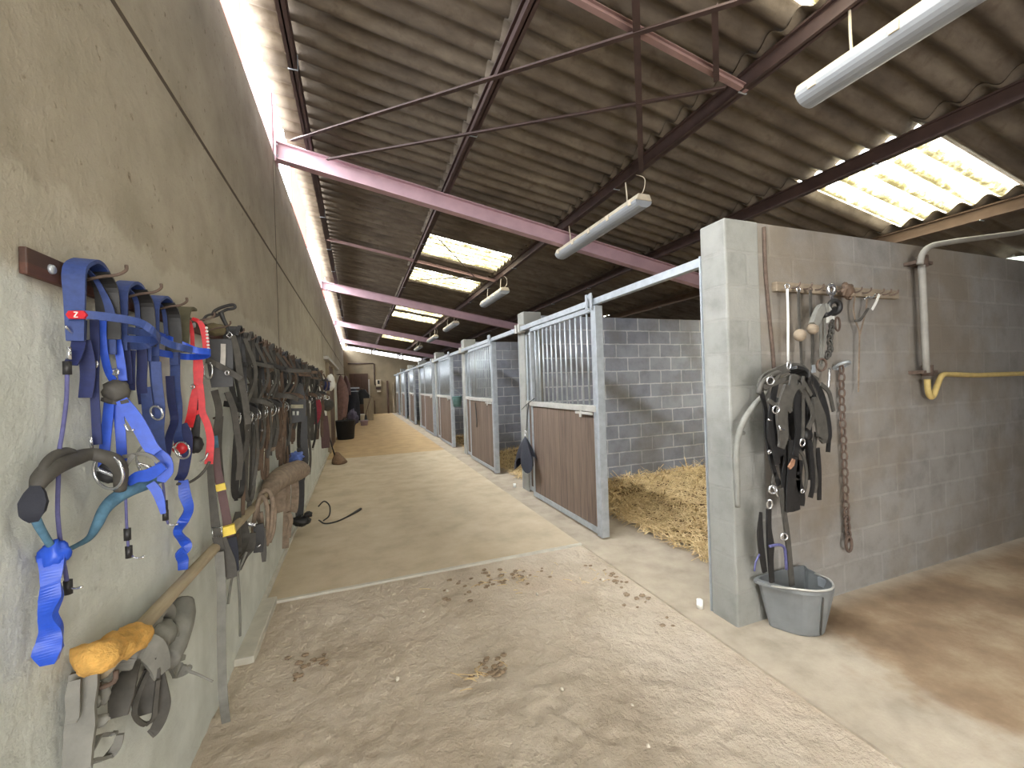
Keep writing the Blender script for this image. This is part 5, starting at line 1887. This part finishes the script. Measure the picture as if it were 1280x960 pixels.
root = thing('electric_box', 'pale electric box with conduit on the end wall', 'switch box', (1.25, END - 0.05, 1.8))
m = MB()
m.box((1.08, END - 0.12, 1.62), (1.36, END, 2.02))
m.build('box', m_lampbody, root, 0.01)
m = MB()
m.box((1.16, END - 0.14, 1.76), (1.27, END - 0.12, 1.98))
m.build('switch', m_binblk, root)
m = MB()
m.tube([(-0.45, END - 0.03, 3.0), (0.95, END - 0.03, 3.0), (1.0, END - 0.03, 2.95), (1.0, END - 0.03, 1.75), (1.06, END - 0.03, 1.7)], 0.03, 6, 1)
m.build('conduit', m_brown, root)
root = thing('socket_box', 'small dark socket box below the electric box on the end wall', 'socket', (1.25, END - 0.05, 1.5))
m = MB()
m.box((1.06, END - 0.10, 1.46), (1.36, END, 1.56))
m.build('box', m_brown, root, 0.008)
m = MB()
m.box((1.12, END - 0.13, 1.28), (1.34, END, 1.38))
m.build('plug', m_lampbody, root, 0.008)

for x, h, w, mt, lab in ((1.72, 1.95, 0.11, m_farwood, 'dark board leaning upright on the end wall'), (2.05, 1.85, 0.10, m_paleplank, 'pale board leaning on the end wall beside the dark board'),
                         (0.95, 0.8, 0.06, m_farwood, 'short dark post on the end wall below the conduit')):
    m = MB()
    mt4 = Matrix.Translation((x, END - 0.22, 0)) @ Matrix.Rotation(-0.10, 4, 'X')
    m.box((-w / 2, -0.015, 0), (w / 2, 0.015, h), mt4)
    tag(m.build('leaning_board', mt), lab, 'board')

# ------------------------------------------------------------------ block wall at the right: tool rack and what hangs on it
YR = 1.88
root = thing('tool_rack', 'dusty wooden rack board with hooks on the block wall', 'rack', (3.1, YR - 0.02, 2.06))
m = MB()
m.box((2.47, YR - 0.035, 2.025), (3.72, YR, 2.085))
m.build('board', m_rackpale, root, 0.004)
for px in (2.60, 2.71, 2.82, 2.90, 3.02, 3.20, 3.30, 3.44, 3.52, 3.60):
    m = MB()
    m.tube([(px, YR - 0.03, 2.05), (px, YR - 0.06, 2.045), (px, YR - 0.085, 2.055), (px, YR - 0.09, 2.075)], 0.005, 6, 3)
    m.build('hook', m_rust, root)

Y1 = 1.80
YW = (1, 0, 0)


def rt(name, lab, cat, loc, parts, group=None):
    root = thing(name, lab, cat, loc, group)
    for nm, mt, fn in parts:
        mm = MB()
        fn(mm)
        mm.build(nm, mt, root)
    return root


rt('white_rod', 'slim white rod hanging from the left end of the tool rack', 'rod', (2.6, Y1, 1.8), [
    ('rod', m_white, lambda m: m.tube([(2.499,1.800,2.029),(2.497,1.800,1.837),(2.484,1.800,1.567)], 0.007, 8, 2)),
    ('eye', m_chrome, lambda m: m.ring([(2.499,1.800,2.044)][0], 0.016, 0.004, (0.2, 1, 0), 14))])
rt('knobbed_strap', 'dark strap with a round tan knob, left of its pair on the tool rack', 'strap', (2.7, Y1, 1.8), [
    ('strap', m_dkgrey, lambda m: m.strap([(2.598,1.800,2.029),(2.596,1.800,1.839),(2.603,1.800,1.690),(2.601,1.800,1.490)], 0.018, 0.006, YW, 3)),
    ('knob', m_rackpale, lambda m: m.blob([(2.555,1.770,1.741)][0], (0.042, 0.03, 0.038))),
    ('ring', m_chrome, lambda m: m.ring([(2.598,1.800,2.029)][0], 0.014, 0.004, (0.2, 1, 0), 12))], 'knobbed straps on the tool rack')
rt('knobbed_strap', 'dark strap with a round tan knob, right of its pair and higher', 'strap', (2.8, Y1, 1.8), [
    ('strap', m_dkgrey, lambda m: m.strap([(2.707,1.800,2.034),(2.705,1.800,1.842),(2.713,1.800,1.690),(2.697,1.800,1.528)], 0.022, 0.006, YW, 3)),
    ('knob', m_rackpale, lambda m: m.blob([(2.672,1.770,1.782)][0], (0.038, 0.03, 0.035))),
    ('ring', m_rust, lambda m: m.ring([(2.707,1.800,2.034)][0], 0.014, 0.004, (0.2, 1, 0), 12))], 'knobbed straps on the tool rack')
rt('grey_pad_strap', 'pale grey padded strap bent over a black coil in the middle of the tool rack', 'strap', (2.95, Y1, 1.95), [
    ('pad', m_grey, lambda m: m.strap([(2.796,1.760,1.909),(2.744,1.760,1.907),(2.705,1.760,1.866),(2.665,1.760,1.805)], [0.05, 0.06, 0.06, 0.05], 0.03, YW, 4)),
    ('coil', m_black, lambda m: (m.ring([(2.849,1.750,1.919)][0], 0.04, 0.016, (0.2, 1, 0.1), 18), m.tube([(2.764,1.760,1.867),(2.810,1.760,1.879),(2.872,1.760,1.911)], 0.018, 8, 3))),
    ('strap', m_grey, lambda m: (m.strap([(2.789,1.800,1.864),(2.790,1.800,1.741),(2.781,1.800,1.562)], 0.020, 0.006, YW, 3), m.strap([(2.834,1.800,1.865),(2.828,1.800,1.742),(2.808,1.800,1.639),(2.788,1.800,1.547)], 0.016, 0.006, YW, 3)))])
rt('spanner', 'bright metal spanner hanging at the centre of the tool rack', 'spanner', (3.0, Y1, 2.0), [
    ('head', m_chrome, lambda m: (m.ring([(2.889,1.790,2.041)][0], 0.030, 0.012, (0, 1, 0), 16), )),
    ('shaft', m_chrome, lambda m: m.strap([(2.888,1.790,2.020),(2.892,1.790,1.948)], 0.024, 0.010, YW, 1))])
rt('chain_leash', 'dark short chain with an oval link hanging right of the black coil', 'chain', (3.05, Y1, 1.8), [
    ('link', m_rust, lambda m: m.ring([(2.956,1.800,1.821)][0], 0.045, 0.006, (0.1, 1, 0), 18, 0.45)),
    ('chain', m_dkgrey, lambda m: [m.ring(p, 0.022, 0.006, (1 if i % 2 else 0.15, 0.15 if i % 2 else 1, 0.2), 10, 0.6) for i, p in enumerate(curve_pts([(2.902,1.800,1.826),(2.891,1.800,1.768),(2.873,1.800,1.716),(2.878,1.800,1.659),(2.845,1.800,1.613)], 3))]),
    ('weight', m_white, lambda m: m.box(*[(lambda c: (tuple(c[k] - (0.026, 0.014, 0.024)[k] for k in range(3)), tuple(c[k] + (0.026, 0.014, 0.024)[k] for k in range(3))))([(2.912,1.820,1.855)][0])][0]))])
rt('ring_bit', 'round reddish ring bit hanging below the padded strap', 'bit', (3.0, Y1, 1.5), [
    ('ring', m_rust, lambda m: m.ring([(2.773,1.790,1.557)][0], 0.038, 0.007, (0.1, 1, 0.1), 18)),
    ('bar', m_chrome, lambda m: m.tube([(2.864,1.800,1.535),(2.852,1.800,1.458),(2.841,1.800,1.391)], 0.008, 8, 2)),
    ('shank', m_gal, lambda m: m.strap([(2.706,1.800,1.558),(2.711,1.800,1.508)], 0.03, 0.01, YW, 1))])
rt('leather_knot', 'knotted brown leather thong on the rack right of the spanner', 'strap', (3.2, Y1, 2.03), [
    ('knot', m_brownlea, lambda m: (m.blob([(3.064,1.800,2.046)][0], (0.05, 0.03, 0.045), None, 10, 0.6, 3), m.tube([(3.004,1.790,2.005),(3.056,1.790,2.070),(3.103,1.790,2.030),(3.068,1.790,1.986)], 0.010, 7, 4))),
    ('toggle', m_rackpale, lambda m: m.blob([(3.086,1.790,2.019)][0], (0.02, 0.02, 0.018)))])
rt('thin_headstall', 'thin dusty headstall hanging loose right of the leather knot', 'strap', (3.4, Y1, 1.8), [
    ('strap', m_taupe, lambda m: (m.strap([(3.197,1.830,2.032),(3.175,1.830,1.939),(3.188,1.830,1.858),(3.226,1.830,1.776),(3.219,1.830,1.640),(3.196,1.830,1.367)], 0.010, 0.005, YW, 4),
                                  m.strap([(3.324,1.830,2.027),(3.311,1.830,1.943),(3.282,1.830,1.871),(3.233,1.830,1.760)], 0.010, 0.005, YW, 4))),
    ('noseband', m_dkgrey, lambda m: m.tube([(3.153,1.810,1.848),(3.212,1.810,1.860),(3.292,1.810,1.934)], 0.009, 7, 4)),
    ('buckle', m_chrome, lambda m: m.tube([(3.217,1.790,1.992),(3.268,1.790,2.011),(3.302,1.790,2.007),(3.338,1.790,2.030)], 0.006, 6, 3))])
rt('white_strip', 'short bright white strip slanting from the right end of the rack', 'strip', (3.5, Y1, 1.95), [
    ('strip', m_white, lambda m: m.strap([(3.401,1.800,2.035),(3.363,1.800,1.978),(3.317,1.800,1.927)], 0.018, 0.005, YW, 3))])
rt('long_chain', 'long rusty chain hanging down the block wall', 'chain', (3.12, Y1, 1.5), [
    ('staple', m_gal, lambda m: m.ring([(3.048,1.840,1.550)][0], 0.05, 0.010, (0.1, 0.5, 1), 18, 0.8)),
    ('chain', m_rust, lambda m: [m.ring(p, 0.030, 0.006, (1 if i % 2 else 0.12, 0.12 if i % 2 else 1, 0.0), 12, 0.55) for i, p in enumerate(curve_pts([(3.047,1.840,1.523),(3.040,1.840,1.212),(3.048,1.840,0.890),(3.048,1.840,0.568),(3.056,1.840,0.395)], 6))]),
    ('hook', m_rust, lambda m: m.ring([(3.045,1.830,0.357)][0], 0.05, 0.009, (0.1, 1, 0), 14, 0.5))])

m = MB()
m.tube([(2.408,1.870,2.425),(2.409,1.870,2.146),(2.430,1.870,1.847),(2.449,1.870,1.646),(2.456,1.870,1.496)], 0.011, 7, 4)
tag(m.build('brown_cable', m_rust), 'thin brown cable running down the wall from the pier top', 'cable')

# grey rope hanging at the pier, from the black harness
m = MB()
m.tube([(2.322,1.800,1.458),(2.279,1.800,1.393),(2.198,1.800,1.334),(2.118,1.800,1.259),(2.057,1.800,1.156),(2.034,1.800,1.042),(2.034,1.800,0.904),(2.033,1.800,0.747)], [0.010, 0.014, 0.016, 0.016, 0.017, 0.018, 0.018, 0.014], 8, 5)
m.tube([(2.075,1.820,1.162),(2.125,1.820,1.168)], 0.012, 7, 1)
tag(m.build('grey_rope', m_grey), 'grey rope end hanging left of the black harness along the pier edge', 'rope')

# big black harness bundle
root = thing('black_harness', 'big black harness bundle with blinkers hanging above the grey bucket', 'harness', (2.6, 1.78, 1.4))
m = MB()
m.strap([(2.378,1.700,1.539),(2.497,1.700,1.490),(2.590,1.700,1.382),(2.640,1.700,1.244),(2.663,1.700,1.121),(2.633,1.700,1.099)], [0.06, 0.10, 0.12, 0.12, 0.08, 0.03], 0.02, (1, 0.2, -0.4), 5)
m.strap([(2.535,1.740,1.490),(2.535,1.740,1.345),(2.514,1.740,1.201),(2.493,1.740,1.058)], [0.10, 0.12, 0.10, 0.06], 0.02, YW, 4)
m.strap([(2.291,1.700,1.356),(2.247,1.700,1.244),(2.230,1.700,1.154),(2.250,1.700,1.038)], [0.08, 0.14, 0.13, 0.06], 0.02, YW, 4)
m.build('blinker', m_black, root)
m = MB()
m.strap([(2.285,1.660,1.439),(2.249,1.660,1.359),(2.226,1.660,1.270),(2.233,1.660,1.158),(2.211,1.660,1.092)], [0.05, 0.07, 0.08, 0.07, 0.04], 0.014, YW, 4)
m.strap([(2.333,1.660,1.492),(2.317,1.660,1.424),(2.280,1.660,1.335),(2.297,1.660,1.289)], [0.05, 0.06, 0.05, 0.03], 0.012, YW, 4)
m.strap([(2.531,1.680,1.365),(2.567,1.680,1.250),(2.589,1.680,1.129),(2.573,1.680,1.097)], [0.04, 0.09, 0.09, 0.04], 0.012, YW, 4)
m.build('panel', m_dkgrey, root)
m = MB()
m.strap([(2.142,1.720,1.426),(2.182,1.720,1.480),(2.260,1.720,1.514),(2.366,1.720,1.540),(2.474,1.720,1.538),(2.555,1.720,1.489),(2.624,1.720,1.458)], [0.05, 0.06, 0.05, 0.05, 0.05, 0.04, 0.03], 0.014, Z_, 5)
m.strap([(2.129,1.690,1.436),(2.205,1.690,1.451),(2.296,1.690,1.476),(2.375,1.690,1.492),(2.454,1.690,1.453),(2.518,1.690,1.375)], 0.026, 0.010, Z_, 5)
m.tube([(2.103,1.700,1.401),(2.130,1.700,1.454),(2.195,1.700,1.497),(2.272,1.700,1.513),(2.218,1.700,1.460),(2.154,1.700,1.426)], 0.014, 8, 4)
m.build('crownpiece', m_dkgrey, root)
for pts, w in (([(2.153,1.720,1.408),(2.179,1.720,1.292),(2.180,1.720,1.178),(2.200,1.720,1.062),(2.233,1.720,0.944),(2.269,1.720,0.866)], 0.030), ([(2.412,1.660,1.490),(2.405,1.660,1.352),(2.399,1.660,1.214),(2.387,1.660,1.114)], 0.016), ([(2.493,1.680,1.451),(2.545,1.680,1.383),(2.548,1.680,1.298),(2.496,1.680,1.225)], 0.014),
               ([(2.621,1.700,1.438),(2.690,1.700,1.387),(2.716,1.700,1.308),(2.728,1.700,1.268)], 0.026), ([(2.700,1.720,1.239),(2.709,1.720,1.116),(2.696,1.720,1.018)], 0.03), ([(2.330,1.680,1.125),(2.324,1.680,0.988),(2.304,1.680,0.853),(2.292,1.680,0.717)], 0.06),
               ([(2.311,1.740,1.073),(2.338,1.740,0.930),(2.358,1.740,0.786),(2.367,1.740,0.690)], 0.06), ([(2.419,1.700,0.999),(2.400,1.700,0.884),(2.423,1.700,0.787),(2.413,1.700,0.732)], 0.05), ([(2.477,1.680,1.114),(2.491,1.680,0.972),(2.492,1.680,0.854),(2.468,1.680,0.777)], 0.032), ([(2.604,1.720,1.051),(2.611,1.720,0.905),(2.603,1.720,0.736)], 0.03),
               ([(2.231,1.690,1.459),(2.201,1.690,1.361),(2.176,1.690,1.226),(2.201,1.690,1.089),(2.222,1.690,0.996)], 0.04), ([(2.384,1.670,1.445),(2.364,1.670,1.308),(2.371,1.670,1.169),(2.338,1.670,1.034)], 0.045), ([(2.565,1.720,1.411),(2.543,1.720,1.248),(2.522,1.720,1.106),(2.529,1.720,0.961),(2.511,1.720,0.867)], 0.05), ([(2.308,1.700,1.171),(2.314,1.700,1.032),(2.282,1.700,0.897),(2.303,1.700,0.779)], 0.045),
               ([(2.380,1.700,1.026),(2.387,1.700,0.885),(2.375,1.700,0.770),(2.379,1.700,0.709)], 0.05), ([(2.125,1.660,1.365),(2.185,1.660,1.335),(2.262,1.660,1.359),(2.328,1.660,1.401),(2.383,1.660,1.445)], 0.024), ([(2.382,1.660,1.427),(2.445,1.660,1.351),(2.481,1.660,1.256),(2.437,1.660,1.184)], 0.028), ([(2.580,1.710,1.151),(2.552,1.710,1.009),(2.566,1.710,0.863),(2.548,1.710,0.788)], 0.026),
               ([(2.233,1.720,0.944),(2.218,1.720,0.891),(2.216,1.720,0.845)], 0.02), ([(2.331,1.740,1.354),(2.393,1.740,1.256),(2.456,1.740,1.133),(2.521,1.740,1.055)], 0.10), ([(2.439,1.700,1.138),(2.409,1.700,1.070),(2.447,1.700,1.020),(2.470,1.700,0.923),(2.451,1.700,0.821),(2.396,1.700,0.800)], 0.02)):
    m = MB()
    m.strap(pts, w, 0.008, YW, 5)
    m.build('strap', m_dkgrey if w < 0.03 else m_black, root)
m = MB()
for p, r, sx in (([(2.148,1.660,1.470)][0], 0.022, 1), ([(2.131,1.620,1.313)][0], 0.020, 1), ([(2.255,1.630,1.551)][0], 0.02, 0.6), ([(2.344,1.630,1.116)][0], 0.022, 0.7), ([(2.085,1.630,1.085)][0], 0.008, 1), ([(2.345,1.640,0.839)][0], 0.010, 1)):
    m.ring(p, r, 0.0045, (0.2, 1, 0.1), 16, sx)
m.tube([(2.165,1.630,1.223),(2.170,1.630,1.201),(2.201,1.630,1.199)], 0.005, 6, 1)
m.tube([(2.082,1.630,1.263),(2.105,1.630,1.253)], 0.005, 6, 1)
m.build('buckle', m_chrome, root)
m = MB()
m.lathe([(0.0, 0.0), (0.03, 0.0), (0.035, 0.02), (0.02, 0.03), (0.0, 0.03)], [(2.478,1.680,1.142)][0], 14, 'y')
m.build('rosette', m_black, root)
m = MB()
m.strap([(2.310,1.660,1.020),(2.296,1.660,0.994),(2.270,1.660,0.974)], [0.02, 0.03, 0.02], 0.008, YW, 3)
m.build('keeper', simple('tan_leather', (150, 112, 88), 0.7), root)

# straps running down into the bucket
root = thing('bucket_straps', 'pair of dark straps running from the harness down into the grey bucket', 'strap', (2.6, 1.75, 0.8))
m = MB()
m.strap([(2.254,1.700,0.854),(2.273,1.700,0.714),(2.293,1.700,0.573),(2.306,1.700,0.433),(2.318,1.700,0.282)], [0.03, 0.034, 0.036, 0.036, 0.036], 0.010, YW, 4)
m.build('strap', m_dkgrey, root)
m = MB()
m.strap([(2.179,1.720,0.740),(2.174,1.720,0.631),(2.182,1.720,0.529),(2.179,1.720,0.448),(2.185,1.720,0.319)], [0.03, 0.03, 0.05, 0.034, 0.03], 0.012, YW, 4)
m.strap([(2.141,1.740,0.721),(2.129,1.740,0.609),(2.137,1.740,0.493),(2.156,1.740,0.375)], [0.014, 0.04, 0.04, 0.03], 0.010, YW, 4)
m.build('strap', m_black, root)
m = MB()
m.tube([(2.150,1.700,0.537),(2.214,1.700,0.536),(2.264,1.700,0.514),(2.274,1.700,0.457),(2.277,1.700,0.383)], 0.008, 7, 4)
m.tube([(2.130,1.740,0.494),(2.091,1.740,0.447),(2.076,1.740,0.395)], 0.005, 6, 4)
m.build('tie', m_violet, root)
m = MB()
m.ring([(2.164,1.680,0.860)][0], 0.022, 0.006, (0.3, 1, 0), 14)
m.ring([(2.136,1.680,0.783)][0], 0.026, 0.005, (0.6, 1, 0.2), 14, 0.5)
m.ring([(2.240,1.680,0.584)][0], 0.020, 0.006, (0.3, 1, 0), 14)
m.tube([(2.152,1.670,0.882),(2.176,1.670,0.843),(2.193,1.670,0.814)], 0.005, 6, 2)
m.build('buckle', m_chrome, root)

# grey feed bucket with a flat back
root = thing('feed_bucket', 'grey angular feed bucket on the floor against the block wall', 'bucket', (2.42, 1.68, 0.0))
outline = [(-0.20, 0.155), (-0.205, 0.06), (-0.12, -0.08), (0.0, -0.14), (0.10, -0.13), (0.18, -0.02), (0.205, 0.10), (0.20, 0.155)]


def smooth_outline(sc):
    P = curve_pts([(a * sc, b * sc + (1 - sc) * 0.06, 0) for a, b in outline], 4, True)
    return P


CX, CY = 2.40, 1.70


def ringv(sc, z, tilt=0.0):
    return [(CX + p.x + (0.0 if sc > .9 else 0.02), CY + p.y, z + tilt * p.x) for p in smooth_outline(sc)]


layers = [ringv(0.62, 0.0), ringv(0.66, 0.012), ringv(0.90, 0.262), ringv(0.95, 0.27), ringv(0.95, 0.288), ringv(0.88, 0.288), ringv(0.85, 0.25), ringv(0.62, 0.02)]
N = len(layers[0])
vs, fs = [], []
for l in layers:
    vs += l
for i in range(len(layers) - 1):
    for j in range(N):
        j2 = (j + 1) % N
        fs.append((i * N + j, i * N + j2, (i + 1) * N + j2, (i + 1) * N + j))
fs.append(tuple(range(N)))
fs.append(tuple((len(layers) - 1) * N + j for j in range(N)))
m = MB()
m.add(vs, fs, False)
m.build('body', m_bucket, root)
m = MB()
m.tube([(CX + 0.02, CY - 0.085, 0.02), (CX - 0.0, CY - 0.12, 0.25)], 0.004, 6, 1)
m.build('rib', m_dkgrey, root)
m = MB()
m.tube([(CX - 0.185, CY + 0.05, 0.280), (CX - 0.16, CY - 0.03, 0.297), (CX - 0.05, CY - 0.115, 0.297), (CX + 0.06, CY - 0.13, 0.296), (CX + 0.15, CY - 0.06, 0.296), (CX + 0.19, CY + 0.05, 0.280)], 0.006, 7, 5)
m.build('handle', m_galdust, root)
m = MB()
m.box((CX + 0.165, CY - 0.03, 0.225), (CX + 0.195, CY + 0.02, 0.278))
m.tube([(CX + 0.19, CY - 0.01, 0.255), (CX + 0.215, CY - 0.015, 0.245), (CX + 0.21, CY - 0.01, 0.22)], 0.008, 7, 3)
m.build('bracket', m_gal, root)

# water pipe, clamps and hose
root = thing('water_pipe', 'grey water pipe bending over the wall top and running down the block wall', 'pipe', (4.1, 1.84, 1.9))
m = MB()
m.tube([(3.924,1.800,1.481),(3.919,1.800,1.752),(3.916,1.800,2.046),(3.909,1.800,2.269)], 0.022, 10, 2)
m.tube([(3.846,1.780,2.270),(3.880,1.780,2.343),(3.983,1.780,2.410),(4.213,1.780,2.459),(4.604,1.780,2.525),(4.966,1.780,2.584),(5.359,1.780,2.655)] + [(5.36, 1.66, 2.69), (5.38, 1.3, 2.74), (5.38, -1.5, 2.75)], 0.020, 10, 5)
m.build('pipe', m_pipe, root)
for q in ([(3.943,1.820,2.294)][0], [(3.958,1.820,1.487)][0]):
    m = MB()
    m.box((q[0] - 0.09, q[1] - 0.03, q[2] - 0.012), (q[0] + 0.09, 1.88, q[2] + 0.012))
    m.tube([(q[0], q[1] - 0.01, q[2] - 0.03), (q[0], q[1] - 0.01, q[2] + 0.05)], 0.034, 10, 1)
    m.build('clamp', m_rust, root)
m = MB()
m.tube([(3.975,1.820,1.433),(3.981,1.820,1.350),(4.008,1.820,1.301),(4.050,1.820,1.311),(4.107,1.820,1.393),(4.173,1.820,1.458),(4.302,1.820,1.461),(4.640,1.820,1.447),(5.005,1.820,1.445),(5.467,1.820,1.442)] + [(6.3, 1.83, 1.43), (7.09, 1.83, 1.44)], 0.019, 9, 5)
tag(m.build('yellow_hose', m_hose), 'yellow hose dipping from the pipe end and running along the block wall', 'hose')

# spill of straw stalks and stones on the dirt floor
rnd = random.Random(5)
m_pebble = simple('pale_stone', (214, 206, 190), 0.9)
for i in range(9):
    x, y = rnd.uniform(0.1, 1.8), rnd.uniform(1.4, 3.2)
    m = MB()
    r = rnd.uniform(0.006, 0.011)
    m.blob((x, y, r * 0.3 - 0.006), (r, r * 1.3, r * 0.8), None, 6, 0.5, i)
    tag(m.build('pebble', m_pebble), 'small pale pebble lying on the dirt floor', 'pebble', 'pebbles on the dirt floor')
m = MB()
for (cx, cy, n, s) in ((1.05, 3.0, 26, 0.16), (0.55, 2.1, 14, 0.06), (1.62, 2.75, 10, 0.12)):
    for k in range(n):
        x, y = cx + rnd.gauss(0, s), cy + rnd.gauss(0, s * 0.6)
        if x > 1.85 or y > 3.35:
            continue
        a = rnd.uniform(0, PI)
        L = rnd.uniform(0.03, 0.09)
        m.tube([(x, y, 0.004), (x + L * .5 * math.cos(a), y + L * .5 * math.sin(a), 0.008), (x + L * math.cos(a), y + L * math.sin(a), 0.004)], 0.0022, 4, 2)
stuff(m.build('straw_stalks', m_straw), 'loose straw stalks trodden into the dirt floor', 'straw')

m = MB()
for (cx, cy, n, sx, sy) in ((1.0, 3.05, 46, 0.20, 0.10), (0.62, 2.12, 26, 0.05, 0.05), (-0.3, 2.55, 18, 0.07, 0.07), (1.78, 2.6, 30, 0.05, 0.25)):
    for k in range(n):
        x, y = cx + rnd.gauss(0, sx), cy + rnd.gauss(0, sy)
        if x > 1.88 or y > 3.36:
            continue
        r = rnd.uniform(0.006, 0.018)
        m.blob((x, y, -0.009), (r * 1.3, r, r * 0.45), None, 5, 0.6, k)
stuff(m.build('manure_crumbs', simple('dark_earth_crumbs', (142, 123, 101), 0.97, var=0.25, scale=40)), 'dark crumbs of manure trodden into the dirt floor', 'manure')
